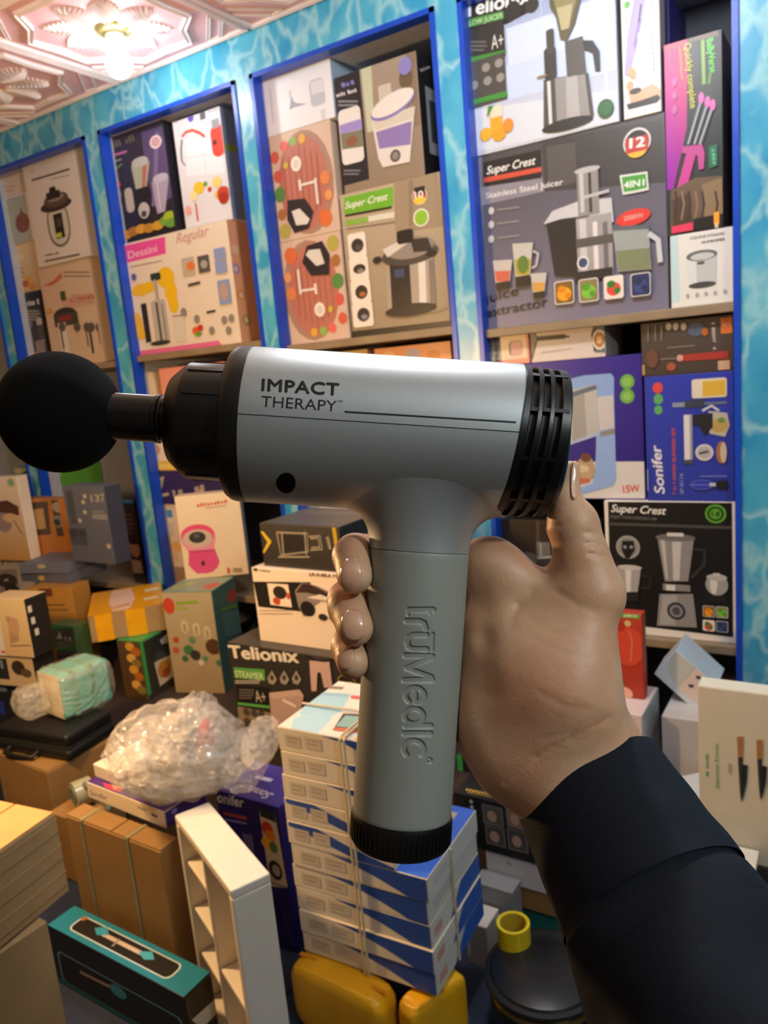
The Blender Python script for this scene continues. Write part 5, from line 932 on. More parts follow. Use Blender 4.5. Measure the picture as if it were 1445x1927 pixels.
cc = fbox('cotton_candy_box', V7, gr.z1 + .0006, (282, 726), (655, 690), (186, 236), .06, '#e6d4b8', 'cream box with a pink cotton candy machine, on the teal and cream box')
A = Art(cc.front, V7); A.full('#ead8ba', '#e2cba8'); A.ell(355, 480, 105, 82, '#d898a8'); A.ell(352, 460, 100, 62, '#e0487c'); A.ell(352, 480, 88, 52, '#c8b4a0'); A.ell(350, 475, 50, 34, '#2e3030'); A.ell(345, 465, 18, 12, '#5a605c'); A.poly([(262, 500), (305, 545), (400, 550), (448, 490), (450, 540), (400, 572), (300, 570)], '#e88aa0'); A.poly([(300, 565), (455, 545), (482, 620), (440, 680), (350, 690), (298, 640)], '#d84a80'); A.ell(390, 620, 90, 68, '#d64a7e'); A.ell(385, 628, 12, 15, '#3a2a30'); A.line([(300, 560), (455, 548)], 10, '#b83a68')
A.text('~~~~~~~~~~~', (305, 302), (530, 270), '#d0604c', 20, bold=.02); A.line([(400, 300), (525, 286)], 5, '#b89a80'); A.rect(525, 655, 545, 685, '#c8443c'); A.lines(560, 660, 625, 2, 14, 8, '#7a6a58'); A.build(cc.o)
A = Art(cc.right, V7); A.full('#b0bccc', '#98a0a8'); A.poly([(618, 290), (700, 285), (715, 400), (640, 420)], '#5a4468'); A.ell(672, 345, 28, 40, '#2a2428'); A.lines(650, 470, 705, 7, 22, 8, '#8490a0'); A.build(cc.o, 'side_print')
# left side: grey boxes on kraft, air fryer box, taped carton, green box, dark boxes
kf = tbox('kraft_carton', V6, .80, (402, 742), (150, 745), (560, 697), .80 - BZ - .0005, '#a8762c', 'golden brown flat carton under the slate grey boxes', matl=mat('golden_card', '#b08038', 0.55, var=.06))
A = Art(kf.left, V6); A.rect(215, 738, 300, 790, '#6a3a20'); A.lines(230, 838, 400, 2, 28, 9, '#7a5828'); A.build(kf.o, 'front_print')
g1 = tbox('grey_gift_box', V6, .8378, (388, 660), (112, 650), (735, 592), .037, '#5c6274', 'lower slate grey flat box lying on the golden brown carton', group=None)
A = Art(g1.left, V6); A.ell(235, 685, 18, 14, '#c8a878'); A.build(g1.o, 'front_print')
g2 = tbox('grey_gift_box', V6, .8754, (388, 600), (105, 606), (725, 532), .037, '#666c7e', 'upper slate grey flat box directly under the standing grey box')
A = Art(g2.left, V6); A.ell(235, 620, 24, 12, '#b0a088'); A.build(g2.o, 'front_print')
gs = wbox('grey_gift_box', V6, (350, 165), (645, 545), (g2.c + g2.U * .5 + g2.D * .5)[1] - .03, .07, '#5a5f70', 'slate grey box standing upright on two flat grey boxes', on=g2)
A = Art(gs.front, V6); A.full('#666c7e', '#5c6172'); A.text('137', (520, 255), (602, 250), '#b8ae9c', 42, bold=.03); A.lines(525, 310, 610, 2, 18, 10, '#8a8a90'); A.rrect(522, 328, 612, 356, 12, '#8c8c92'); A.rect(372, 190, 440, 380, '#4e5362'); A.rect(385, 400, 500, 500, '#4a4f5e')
for x, y in ((482, 222), (474, 255), (484, 312), (456, 360)): A.ell(x, y, 10, 12, '#c8bca4')
A.rect(390, 410, 440, 455, '#3e4250'); A.rect(450, 415, 495, 450, '#3e4250'); A.ell(620, 505, 12, 14, '#b8b0a0'); A.build(gs.o)
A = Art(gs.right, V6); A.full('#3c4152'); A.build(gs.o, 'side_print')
ar = wbox('shoe_box', V6, (-110, 575), (372, 800), 1.72, .06, '#b0aaa4', 'grey-white lettered box left of the slate grey boxes', on=BZ, yaw=16)
A = Art(ar.front, V6); A.text('ARDEFU', (10, 612), (262, 545), '#3a3634', 52, bold=.015); A.ell(303, 524, 22, 24, '#b06a3a'); A.ell(357, 510, 18, 22, '#a89048'); A.rect(-80, 640, 120, 780, '#8a8078'); A.ell(40, 700, 60, 40, '#3a3434'); A.text('~~~~', (0, 712), (52, 700), '#c8beb4', 18); A.ell(70, 750, 40, 26, '#2c2828'); A.build(ar.o)
ms2 = wbox('massage_pillow_box', V6, (-150, 118), (156, 462), 1.71, .05, '#e6dccc', 'white box with a brown massager picture at the left edge', on=ar, yaw=8)
A = Art(ms2.front, V6); A.full('#eae0d2', '#c89858'); A.ell(62, 145, 22, 26, '#b0b878'); A.ell(62, 145, 12, 14, '#6ab0c8'); A.poly([(-60, 260), (40, 245), (105, 280), (110, 330), (40, 330), (-60, 320)], '#5a3a34'); A.ell(20, 370, 46, 55, '#9a8a90'); A.ell(60, 345, 44, 26, '#d8b890'); A.line([(80, 360), (130, 440)], 8, '#8a6a40'); A.build(ms2.o)
ob = wbox('appliance_box', V6, (138, 236), (366, 452), 1.80, .06, '#c07a34', 'orange framed box with a black machine picture, left of the standing grey box', on=ar)
A = Art(ob.front, V6); A.poly([(150, 260), (270, 250), (290, 440), (170, 445)], '#4a3c30'); A.poly([(165, 300), (245, 290), (262, 405), (180, 415)], '#b89868'); A.rect(290, 245, 366, 450, '#4a4038'); A.ell(330, 285, 34, 30, '#a8a49c'); A.ell(330, 365, 30, 34, '#8a8a88'); A.ell(325, 370, 18, 18, '#3a3838'); A.build(ob.o)
af = tbox('air_fryer_box', V6, .655, (792, 1046), (680, 1026), (945, 966), .655 - BZ - .0005, '#3aa050', 'green-edged black box with fried food pictures below the taped carton')
A = Art(af.front, V6); A.full('#33332f', '#3e3830'); A.line([(800, 1050), (850, 1345)], 22, '#3ea858'); A.line([(795, 1050), (940, 970)], 14, '#48b060'); A.poly([(905, 1040), (945, 1000), (950, 1050), (915, 1062)], '#c8c4bc'); A.lines(880, 1110, 960, 4, 13, 5, '#6a665c'); A.poly([(872, 1165), (965, 1120), (985, 1240), (905, 1300)], '#e0cca8'); A.ell(930, 1200, 36, 50, '#d08a38'); A.ell(940, 1220, 20, 28, '#b8501f'); A.build(af.o, 'front_print')
A = Art(af.left, V6); A.full('#5a4a34', '#5a3c20')
for k, (x, y) in enumerate(((735, 1075), (770, 1105), (745, 1140), (775, 1170), (760, 1205), (790, 1245), (775, 1290), (805, 1320))): A.ell(x, y, 26, 24, ('#d8a038', '#b86a28', '#e0b050', '#8a7a38')[k % 4])
A.build(af.o, 'side_print')
gn = wbox('air_pump_box', V6, (292, 945), (470, 1290), 1.52, .06, '#4a6a44', 'green and grey box with a white triangle beneath the taped carton', on=BZ)
A = Art(gn.front, V6); A.full('#5a5a4a', '#4a4a3a'); A.quad((292, 945), (505, 960), (505, 985), (292, 972), '#48a050'); A.poly([(322, 1030), (338, 985), (355, 1030)], '#d8d0b8'); A.text('~~~~', (362, 1038), (455, 1045), '#b8ae98', 26, bold=.02); A.lines(325, 1055, 480, 2, 16, 8, '#8a8468'); A.quad((318, 1075), (505, 1090), (505, 1105), (322, 1092), '#3f9040'); A.rect(320, 1110, 500, 1280, '#3a3a32'); A.build(gn.o)
ty = tbox('taped_carton', V6, .747, (497, 906), (524, 776), (928, 836), .09, '#8a6a34', 'small carton wrapped in yellow tape with a pink shipping label', matl=KRAFT2)
YT = mat('yellow_tape', '#e8a818', 0.25, var=.05)
def wrap(b, f0, f1, matl, name='packing_tape', t=.0012):   # a band round top, front and back of a box
    u, d = b.U / np.linalg.norm(b.U), b.D / np.linalg.norm(b.D); lu, ld = np.linalg.norm(b.U), np.linalg.norm(b.D); a = b.c + u * lu * f0 - d * t - [0, 0, 0]; w_ = u * lu * (f1 - f0)
    g = G().obox(a, w_, d * t, np.array([0, 0, b.h + t])).obox(a + [0, 0, b.h], w_, d * (ld + 2 * t), np.array([0, 0, t])).obox(a + d * (ld + t), w_, d * t, np.array([0, 0, b.h + t]))
    return fixnormals(g.build(name, matl, b.o))
wrap(ty, .08, .30, YT); wrap(ty, .48, .74, YT)
fixnormals(G().obox(ty.c + [0, 0, ty.h + .0013], ty.U, ty.D, np.array([0, 0, .001])).build('packing_tape', YT, ty.o))
A = Art(Face(ty.top.o + [0, 0, .0026], ty.top.u, ty.top.v, ty.top.n, ty.top.w, ty.top.h), V6); A.poly([(632, 762), (745, 745), (765, 800), (735, 880), (640, 890), (618, 830)], '#e8c8b8'); A.line([(640, 860), (735, 830)], 12, '#d89a70'); A.quad((820, 750), (900, 735), (902, 752), (822, 768), '#e8d8a8'); A.quad((815, 800), (898, 785), (898, 800), (818, 815), '#e8d8a8'); A.build(ty.o, 'shipping_label')
d0 = wbox('dark_carton', V6, (-90, 1265), (225, 1420), 1.25, .09, '#23252e', 'dark blue-black box low at the left edge behind the black case', on=BZ, yaw=10)
A = Art(d0.front, V6); A.rect(-20, 1380, 32, 1460, '#2a3aa0'); A.rect(-40, 1280, 40, 1330, '#6a7a8a'); A.build(d0.o)
db2 = wbox('phone_box', V6, (-75, 1112), (200, 1260), 1.24, .085, '#c8b08c', 'lower beige box with dark pictures under the black-sided box', on=d0, yaw=10)
A = Art(db2.front, V6); A.rect(-75, 1135, 58, 1262, '#2c2a30'); A.rect(0, 1150, 22, 1200, '#7a98b0'); A.ell(105, 1195, 38, 40, '#3a322c'); A.ell(150, 1225, 30, 24, '#5a4c40'); A.build(db2.o)
A = Art(db2.right, V6); A.full('#1d1b1c'); A.build(db2.o, 'side_print')
db = wbox('phone_box', V6, (-75, 800), (186, 1104), 1.24, .085, '#d2b88e', 'beige box with tall black side and white marks, at the left edge', on=db2, yaw=10)
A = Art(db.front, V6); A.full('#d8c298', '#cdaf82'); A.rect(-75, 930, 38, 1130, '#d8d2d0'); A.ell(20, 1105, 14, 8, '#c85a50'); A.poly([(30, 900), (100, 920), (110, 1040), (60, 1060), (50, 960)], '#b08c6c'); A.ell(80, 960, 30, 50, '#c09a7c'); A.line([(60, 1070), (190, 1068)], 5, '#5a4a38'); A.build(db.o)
A = Art(db.right, V6); A.full('#1d1b1c')
for x, y in ((168, 862), (187, 927), (208, 990)): A.rect(x - 14, y - 14, x + 14, y + 14, '#d8d0c4')
A.build(db.o, 'side_print')
# carton, black case, wrapped parcel
def hdrop(view, ptop, zt, pbot):           # height between two image points on one vertical line
    q = at_z(view(ptop), zt); py = view(pbot)[1]; lo, hi = 0.0, 2.0
    for _ in range(40):
        m = (lo + hi) / 2
        if proj(q - [0, 0, m])[1] < py: lo = m
        else: hi = m
    return lo
kc = tbox('kraft_carton', V6, .53, (265, 1792), (-30, 1674), (610, 1594), .53 - PZ - .001, '#a8743c', 'worn brown carton under the black zip case', matl=KRAFT); flaps(kc)
cs = empty('zip_case', at_z(V6((330, 1600)), kc.z1), 'black hard zip case lying on a brown carton', 'case')
N_, L_, R_ = (at_z(V6(p), kc.z1 + .07) for p in ((372, 1592), (18, 1500), (640, 1430))); U = R_ - N_; u = U / np.linalg.norm(U); n2 = np.array([-u[1], u[0], 0]); n2 = n2 if n2 @ (L_ - N_) > 0 else -n2; dl = abs((L_ - N_) @ n2); cb = N_ * [1, 1, 0] + [0, 0, kc.z1]
CASE = mat('black_case_fabric', '#101011', 0.5, var=.1, bump=.15, bscale=900); ZIP = mat('zip_tape', '#1d1c1b', 0.8)
for nm, z0, z1, ins in (('case_base', .0006, .032, 0), ('case_lid', .038, .072, .002)):
    o = G().obox(cb + u * ins + n2 * ins + [0, 0, z0], U - u * 2 * ins, n2 * (dl - 2 * ins), np.array([0, 0, z1 - z0])).build(nm, CASE, cs); fixnormals(o); bevel(o, .012, 4); o.data.polygons.foreach_set('use_smooth', [True] * len(o.data.polygons))
fixnormals(G().obox(cb + u * .004 + n2 * .004 + [0, 0, .030], U - u * .008, n2 * (dl - .008), np.array([0, 0, .010])).build('zip_strip', ZIP, cs))
hs = cb + n2 * dl * .42 - u * .001
G().tube([hs + [0, 0, .018], hs - u * .018 + [0, 0, .012], hs - u * .022 + n2 * .03 + [0, 0, .010], hs - u * .022 + n2 * .07 + [0, 0, .010], hs - u * .018 + n2 * .10 + [0, 0, .012], hs + n2 * .10 + [0, 0, .018]], .006, 10).build('carry_handle', CASE, cs, smooth=60)
def blob(name, c, ax, matl, parent=None, amp=.1, seed=0, p=3.0, nu=72, nv=44, freq=3.0, loc=None, crumple=0.0):
    """lumpy pillow: superellipsoid with crumpled creases; ax = three half-axis vectors"""
    r = np.random.default_rng(seed); K = r.normal(size=(26, 3)) * freq; K[12:] *= 2.6; ph = r.uniform(0, 6.28, 26); am = np.r_[np.full(12, 1.0), np.full(14, .45)]
    v = []; f = []
    for j in range(nv + 1):
        t = math.pi * j / nv
        for i in range(nu):
            s_ = 2 * math.pi * i / nu; d = np.array([math.sin(t) * math.cos(s_), math.sin(t) * math.sin(s_), math.cos(t)]); q = np.sign(d) * np.abs(d) ** (2 / p) if p > 2 else d
            q = q / max(1e-6, (np.abs(q) ** p).sum() ** (1 / p)); w_ = (am * np.abs(np.sin(K @ d + ph))).sum() / am.sum() * 2 - 1.25
            q = q * (1 + amp * w_); v.append(c + ax[0] * q[0] + ax[1] * q[1] + ax[2] * q[2])
    for j in range(nv):
        for i in range(nu): i2 = (i + 1) % nu; f.append([j * nu + i, j * nu + i2, (j + 1) * nu + i2, (j + 1) * nu + i])
    return mesh(name, v, f, matl, parent, loc, smooth=35 if crumple else 180)
def film(name, col, dens, rough=.18):      # clear plastic film: mostly see-through, glossy, finely creased
    m = bpy.data.materials.new(name); m.use_nodes = True; nt = m.node_tree; N = nt.nodes; b = N['Principled BSDF']; L = nt.links.new
    b.inputs['Base Color'].default_value = lin(col) + (1,); b.inputs['Roughness'].default_value = rough; b.inputs['Alpha'].default_value = dens; b.inputs['Specular IOR Level'].default_value = 1.0; b.inputs['Coat Weight'].default_value = .6; b.inputs['Coat Roughness'].default_value = .08
    tc = N.new('ShaderNodeTexCoord'); bp = N.new('ShaderNodeBump'); bp.inputs['Strength'].default_value = .8; bp.inputs['Distance'].default_value = .006; v = N.new('ShaderNodeTexVoronoi'); v.inputs['Scale'].default_value = 38; n2_ = N.new('ShaderNodeTexNoise'); n2_.inputs['Scale'].default_value = 9; L(tc.outputs['Object'], n2_.inputs['Vector'])
    mx = N.new('ShaderNodeMix'); mx.data_type = 'RGBA'; mx.blend_type = 'LINEAR_LIGHT'; mx.inputs['Factor'].default_value = .12; L(tc.outputs['Object'], mx.inputs['A']); L(n2_.outputs['Color'], mx.inputs['B']); L(mx.outputs['Result'], v.inputs['Vector'])
    L(v.outputs['Distance'], bp.inputs['Height']); L(bp.outputs['Normal'], b.inputs['Normal'])
    return m
FILM = film('clear_wrap', '#f2ead8', .26, .16); BAGF = film('thin_plastic_bag', '#f4ece0', .24, .16)
tz = kc.z1 + .0725
tb = fbox('wrapped_parcel', V6, tz + .006, (372, 1492), (645, 1372), (362, 1248), .11, '#4ab8a8', 'turquoise block wrapped in clear plastic with green tape, on the black case', 'parcel', bev=.008)
u, d = tb.U / np.linalg.norm(tb.U), tb.D / np.linalg.norm(tb.D); cc_ = tb.c + tb.U / 2 + tb.D / 2 + [0, 0, tb.h / 2]
A = Art(tb.left, V6); A.full('#e0d4b8'); A.build(tb.o, 'side_print')
blob('plastic_wrap', cc_, (tb.U * .60, tb.D * .68, np.array([0, 0, tb.h * .56])), FILM, tb.o, .12, 3, 4.5)
blob('plastic_wrap', tb.c + tb.D * .75 - tb.U * .28 + [0, 0, tb.h * .45], (tb.U * .30, tb.D * .35, np.array([0, 0, tb.h * .36])), FILM, tb.o, .25, 5, 3.0)
GT = mat('green_tape', '#58a888', 0.3)
for k in (.22, .58): wrap(tb, k, k + .09, GT, t=.002)
# brown strapped carton, white boxes, plastic bag
bc_ = tbox('strapped_carton', V8, .60, (778, 528), (316, 348), (885, 466), .60 - PZ - .001, '#a8743c', 'tall brown carton bound with two plastic straps, behind the white frame', matl=KRAFT); flaps(bc_)
STRAP = mat('grey_green_strap', '#8a8a68', 0.5)
def strap(b, face, fr, w_=.008):           # strap over the top and down one face of a box
    t = .0012; lu = face.w; a = face.o + face.u * (lu * fr) + face.n * .0004; dl = np.linalg.norm(b.D if face is b.front else b.U)
    g = G().obox(a, face.u * w_, face.n * t, np.array([0, 0, b.h + .0036])).obox(a + [0, 0, b.h + .0036], face.u * w_, -face.n * dl, np.array([0, 0, t]))
    return fixnormals(g.build('strap', STRAP, b.o))
for k in (.17, .66): strap(bc_, bc_.left, k)
wb1 = tbox('white_book_box', V8, bc_.z1 + .0375, (797, 332), (418, 183), (1012, 214), .036, '#e8dcc8', 'lower white flat box with purple end, on the strapped carton')
A = Art(wb1.front, V8); A.full('#3c2a80'); A.ell(845, 325, 14, 14, '#8a80c0'); A.build(wb1.o, 'side_print')
A = Art(wb1.left, V8); A.text('Sonifer', (440, 245), (525, 275), '#5a5284', 18, shear=.2); A.rect(735, 335, 765, 358, '#4a4658'); A.line([(670, 305), (710, 322)], 7, '#8a8494'); A.build(wb1.o, 'front_print')
A = Art(wb1.top, V8); A.full('#4a2a7a'); A.poly([(500, 190), (600, 215), (580, 235), (510, 210)], '#d83c4c'); A.build(wb1.o, 'top_print')
wb2 = tbox('white_book_box', V8, wb1.z1 + .0305, (700, 195), (450, 96), (960, 60), .030, '#ece0cc', 'upper white flat box half covered by the plastic bag')
bz = wb2.z1; q0 = at_z(V0((345, 1470)), bz + .01); q1 = at_z(V0((225, 1470)), bz + .01); q2 = at_z(V0((475, 1450)), bz + .01); ru = (q2 - q1) / 2; ru[2] = 0; lu = np.linalg.norm(ru); bd = np.array([-ru[1], ru[0], 0]) / lu
if bd[1] < 0: bd = -bd
bcn = (q1 + q2) / 2 - bd * .03 - [0, 0, .018]
bag = blob('plastic_bag', bcn + [0, 0, .092], (ru * 1.0, bd * .11, np.array([0, 0, .092])), BAGF, None, .34, 11, 2.0, 54, 34, 4.2); tag(bag, 'crumpled clear plastic bag on the white flat boxes', 'plastic bag')
for k, (du, dz, su, sz, sd) in enumerate(((-.15, .080, .80, .075, 12), (.25, .085, .62, .080, 13), (.05, .060, .9, .055, 14), (.95, .060, .36, .045, 6), (.35, .145, .30, .05, 15), (1.22, .095, .26, .03, 16))):
    blob('bag_fold', bcn + ru * du + [0, 0, dz], (ru * su, bd * .09, np.array([0, 0, sz])), BAGF, bag, .42, sd, 2.0, 40, 26, 4.6)
for o in [bag] + list(bag.children): o.data.polygons.foreach_set('use_smooth', [False] * len(o.data.polygons))
blob('red_label_inside', bcn + ru * .52 - bd * .02 + [0, 0, .13], (ru * .10, bd * .03, np.array([0, 0, .025])), mat('red_label', '#c84a40', .5), bag, .2, 3, 2.5)
# purple hand blender box beside the tablet boxes
sp = wbox('hand_blender_box', V8, (1046, 222), (1440, 1000), 1.04, .13, '#2c2580', 'upright deep blue box with fruit panel between the bag and the tablet boxes', on=PZ)
A = Art(sp.front, V8); A.full('#2a2272', '#241d66'); A.text('Sonifer', (1035, 275), (1190, 310), '#e0dcd8', 44, bold=.02, shear=.25); A.line([(1085, 335), (1200, 360)], 16, '#a84a50'); A.line([(1095, 365), (1200, 385)], 10, '#8a84c0'); A.poly([(1258, 310), (1335, 330), (1405, 700), (1315, 690)], '#cbbfa8'); A.poly([(1258, 310), (1335, 330), (1342, 380), (1268, 350)], '#2a3a34'); A.ell(1300, 410, 26, 34, '#c03c28'); A.ell(1315, 445, 24, 26, '#d8802c'); A.ell(1300, 480, 26, 26, '#e0b030'); A.ell(1330, 500, 18, 26, '#5a7a3a'); A.ell(1340, 610, 30, 44, '#2a2624'); A.ell(1345, 612, 18, 26, '#a8a49c'); A.rect(1320, 670, 1400, 695, '#201c1c'); A.poly([(1180, 430), (1230, 440), (1250, 640), (1215, 620)], '#6a64a8'); A.rect(1240, 560, 1262, 640, '#c8c0b4'); A.ell(1330, 800, 30, 60, '#1c1650'); A.build(sp.o)
A = Art(sp.top, V8); A.full('#352e90'); A.text('Sonifer', (1330, 245), (1185, 190), '#e0dce8', 34, bold=.02, shear=.25); A.line([(1240, 160), (1320, 180)], 14, '#c8c4e0'); A.build(sp.o, 'top_print')
# bundled tablet boxes
PC = mat('tablet_box_card', '#e2d4bc', .45, var=.03)
lowb = fbox('tmp', V9, .415, (425, 1585), (1045, 1803), (375, 1075), .21, '#e2d4bc', 'x'); base = lowb.c.copy(); LU, LD = lowb.U.copy(), lowb.D.copy()
fl = lowb.front; bpy.data.objects.remove(lowb.o)
htot = .0
def topz(view, p, P0):
    py = view(p)[1]; lo, hi = 0., 1.5
    for _ in range(40):
        m = (lo + hi) / 2
        if proj(P0 + [0, 0, m])[1] > py: lo = m
        else: hi = m
    return lo
H_ = topz(V9, (255, 540), base); hb = H_ / 10; prev = None; BLUE2 = '#2f4f9c'; ord_ = ['lowest', 'second lowest', 'third lowest', 'fourth lowest', 'fifth from the bottom', 'sixth from the bottom', 'fourth from the top', 'third from the top', 'second from the top', 'topmost']
tabs = []
for k in range(10):
    wide = k < 5; U = LU * (1.0 if wide else .80); jit = rng.uniform(-.003, .003, 2); u = LU / np.linalg.norm(LU); d = LD / np.linalg.norm(LD)
    c = base + [0, 0, k * hb] + u * jit[0] + d * jit[1]
    b = make_box('tablet_box', c, U, LD * (1 if wide else .96), hb - .0008, '#e2d4bc', '%s tablet box of the white and blue bundled stack' % ord_[k], 'box', 'bundled tablet boxes', bev=.0012, matl=PC); tabs.append(b)
    A = Art(b.front, V9); w_, h_ = b.front.w, b.front.h; up = (k % 3 != 1)
    pts = [(.30, 1.0), (.48, .78), (.66, .48), (.80, .18), (.86, 0), (1, 0), (1, 1)] if wide else [(.02, .8), (.2, .62), (.45, .3), (.66, 0), (1, 0), (1, .12), (.62, .5), (.3, .98), (.02, 1)] if k in (5, 6) else [(.42, 1.), (.62, .82), (.82, .5), (1, .15), (1, 1)]
    A._add([(x * w_, y * h_) for x, y in pts], [tuple(range(len(pts)))], BLUE2)
    A.frac(.07, .25, .22, .75, '#cbbca4'); A.frac(.26, .2, .42, .7, '#cfc0a8'); A.frac(.09, .35, .2, .4, '#a89c88'); A.frac(.09, .52, .18, .56, '#a89c88'); A.frac(.28, .3, .4, .34, '#b0a490'); A.frac(.28, .45, .38, .49, '#b0a490'); A.build(b.o)
    A = Art(b.right, V9); A.full('#dcd8d4')
    if k < 3: A._add([(b.right.w * .35, 0), (b.right.w, 0), (b.right.w, b.right.h), (b.right.w * .6, b.right.h)], [(0, 1, 2, 3)], '#2f62c0'); A.frac(.06, .3, .2, .7, '#e0a090')
    else: A.frac(.1, .35, .5, .42, '#b8b4b0'); A.frac(.1, .55, .4, .62, '#b8b4b0')
    A.build(b.o, 'side_print')
    if k in (4, 9):
        A = Art(b.top, V9)
        if k == 4: A.full('#3a66c8'); A.frac(.75, .1, .9, .5, '#c8a890')
        else:
            A.full('#e8ded0'); A.poly([(420, 440), (520, 380), (640, 400), (600, 470), (500, 520), (400, 480)], '#a8d0dc'); A.poly([(380, 500), (480, 470), (560, 500), (480, 580), (350, 560)], '#b0d4e0'); A.line([(510, 352), (610, 362)], 12, '#8a8070'); A.line([(500, 385), (640, 395)], 14, '#a0c0d0'); A.poly([(645, 395), (690, 398), (690, 415), (645, 410)], '#d86a70'); A.poly([(610, 480), (900, 500), (870, 590), (560, 558)], '#4a4450'); A.poly([(620, 490), (900, 508), (868, 570), (575, 540)], '#8ab0a8'); A.poly([(570, 545), (865, 572), (860, 590), (565, 560)], '#c86a4a'); A.line([(320, 515), (330, 516)], 12, '#4a4440'); A.poly([(640, 620), (680, 580), (1000, 640), (1000, 700)], '#e8b048')
        A.build(b.o, 'top_print')
TW = mat('cream_twine', '#cdbf9e', .7)
tw = empty('packing_twine', base, 'cream twine tied round the tablet box stack', 'twine'); u = LU / np.linalg.norm(LU); d = LD / np.linalg.norm(LD); lu, ld = np.linalg.norm(LU), np.linalg.norm(LD)
fx = fl.P(V9((735, 1690)))[0]; fx2 = fl.P(V9((490, 605)))[0]
T0 = base + [0, 0, H_ + .002]; e_ = .006
for s_ in (-1, 1):
    a = base + u * fx * .98 - d * e_ + u * .004 * s_; z = np.array([0, 0, 1.])
    G().tube([a + z * .003, a + z * H_ * .5, a + z * (H_ + .002), a + d * (e_ + .004) + z * (H_ + .005), a + d * (ld * .97) + z * (H_ + .005)], .0022, 6).build('twine_strand', TW, tw, smooth=60)
a = T0 + d * ld * .42 - u * .004 + [0, 0, .002]; G().tube([a, a + u * lu * .4 + [0, 0, .003], a + u * lu * .84], .0022, 6).build('twine_strand', TW, tw, smooth=60)
a = base + LU + u * .0045 + d * ld * .42; G().tube([a + [0, 0, .003], a + [0, 0, hb * 2.5], a + [0, 0, hb * 4.95]], .0022, 6).build('twine_strand', TW, tw, smooth=60)
# yellow parcels under the tablet boxes
YEL = mat('yellow_poly_mailer', '#efb01c', .3, var=.12, vscale=16, bump=.5, bscale=30)
for seed, near, left, right, zt, lb_ in ((21, (770, 1850), (340, 1640), (905, 1745), .412, 'rounded yellow wrapped parcel in front, under the tablet boxes'), (22, (935, 1880), (800, 1840), (1190, 1685), .405, 'yellow wrapped parcel under the right end of the tablet boxes')):
    b = tbox('wrapped_parcel', V9, zt, near, left, right, zt - PZ - .001, '#e0a012', lb_, 'parcel', matl=YEL, bev=.001)
    mid = b.c + b.U / 2 + b.D / 2 + [0, 0, b.h / 2]; bpy.data.objects.remove(b.o)
    o = blob('wrapped_parcel', mid, (b.U * .5, b.D * .5, np.array([0, 0, b.h * .5])), YEL, None, .05, seed, 6.0, 64, 40, 3.5); tag(o, lb_, 'parcel')
    q = b.top; fixnormals(G().obox(b.c + b.U * .45 + b.D * .02 + [0, 0, b.h * .985], b.U * .12, b.D * .94, np.array([0, 0, .0012])).build('packing_tape', mat('orange_tape', '#d88a10', .2), o))
# ------------------------------------------------------------------ front left: cartons, windowed box, white frame
z1 = .80; hc_ = hdrop(V8, (270, 337), z1, (365, 712))
cl2 = tbox('large_carton', V8, z1 - hc_ - .004, (-330, 1235), (-700, 1100), (228, 862), z1 - hc_ - .004 - PZ - .001, '#b08a5a', 'brown carton under the layered carton at the lower left edge', matl=KRAFT2)
cl = tbox('layered_carton', V8, z1, (-300, 737), (-640, 590), (268, 337), hc_, '#b08a5a', 'stack of layered cardboard with pale top at the lower left edge', matl=KRAFT2); flaps(cl, mat('orange_board', '#cf9c5c', .7, var=.06))
for k in range(6):
    zz = cl.c[2] + cl.h * (k + .5) / 6
    fixnormals(G().obox(cl.c * [1, 1, 0] + [0, 0, zz] - cl.D / np.linalg.norm(cl.D) * .0007, cl.U, cl.D / np.linalg.norm(cl.D) * .001, np.array([0, 0, .003])).build('board_edge', mat('board_edge_%d' % (k % 2), ('#8a6e4a', '#a88a5e')[k % 2], .8), cl.o))
tw_ = tbox('windowed_tool_box', V8, .41, (893, 1232), (228, 880), (1025, 1108), .41 - PZ - .001, '#17181b', 'black and teal box with rounded windows showing a blue tool', matl=card('#17181b', .3))
A = Art(tw_.top, V8); A.full('#1f8098'); A.poly([(228, 880), (345, 900), (893, 1232), (860, 1236)], '#3a6a9a') if False else None
P_ = lambda a, b: (a * tw_.top.w, b * tw_.top.h)
def rr(A, F_, a0, b0, a1, b1, r, col):
    q = []; w_, h_ = F_.w, F_.h
    for cx, cy, st_ in ((a1 * w_ - r, b1 * h_ - r, 0), (a0 * w_ + r, b1 * h_ - r, 90), (a0 * w_ + r, b0 * h_ + r, 180), (a1 * w_ - r, b0 * h_ + r, 270)):
        for k in range(6): t = math.radians(st_ + k * 18); q.append((cx + r * math.cos(t), cy + r * math.sin(t)))
    A._add(q, [tuple(range(len(q)))], col)
F_ = tw_.top; lng = F_.h > F_.w
rr(A, F_, .20, .14, .82, .88, .014, '#c8d4d4'); rr(A, F_, .24, .15, .78, .87, .012, '#1c1a1a')
A.line([(500, 925), (600, 975), (690, 1020)], 14, '#c8b4a0'); A.poly([(460, 895), (520, 890), (530, 930), (470, 930)], '#3a9ab8'); A.poly([(670, 1010), (740, 1010), (750, 1050), (700, 1050)], '#48a8bc'); A.line([(545, 985), (580, 950)], 8, '#8a8a88'); A.ell(410, 850, 14, 10, '#a86a40'); A.build(tw_.o, 'top_print')
A = Art(tw_.left, V8); F_ = tw_.left; rr(A, F_, .05, .08, .96, .62, .012, '#6aa0a8'); rr(A, F_, .06, .10, .95, .60, .010, '#15130f'); A.frac(.0, .9, 1, 1, '#1a5a68'); A.line([(390, 1105), (560, 1190)], 12, '#a88a70'); A.ell(575, 1200, 34, 26, '#3a8aa0'); A.build(tw_.o, 'front_print')
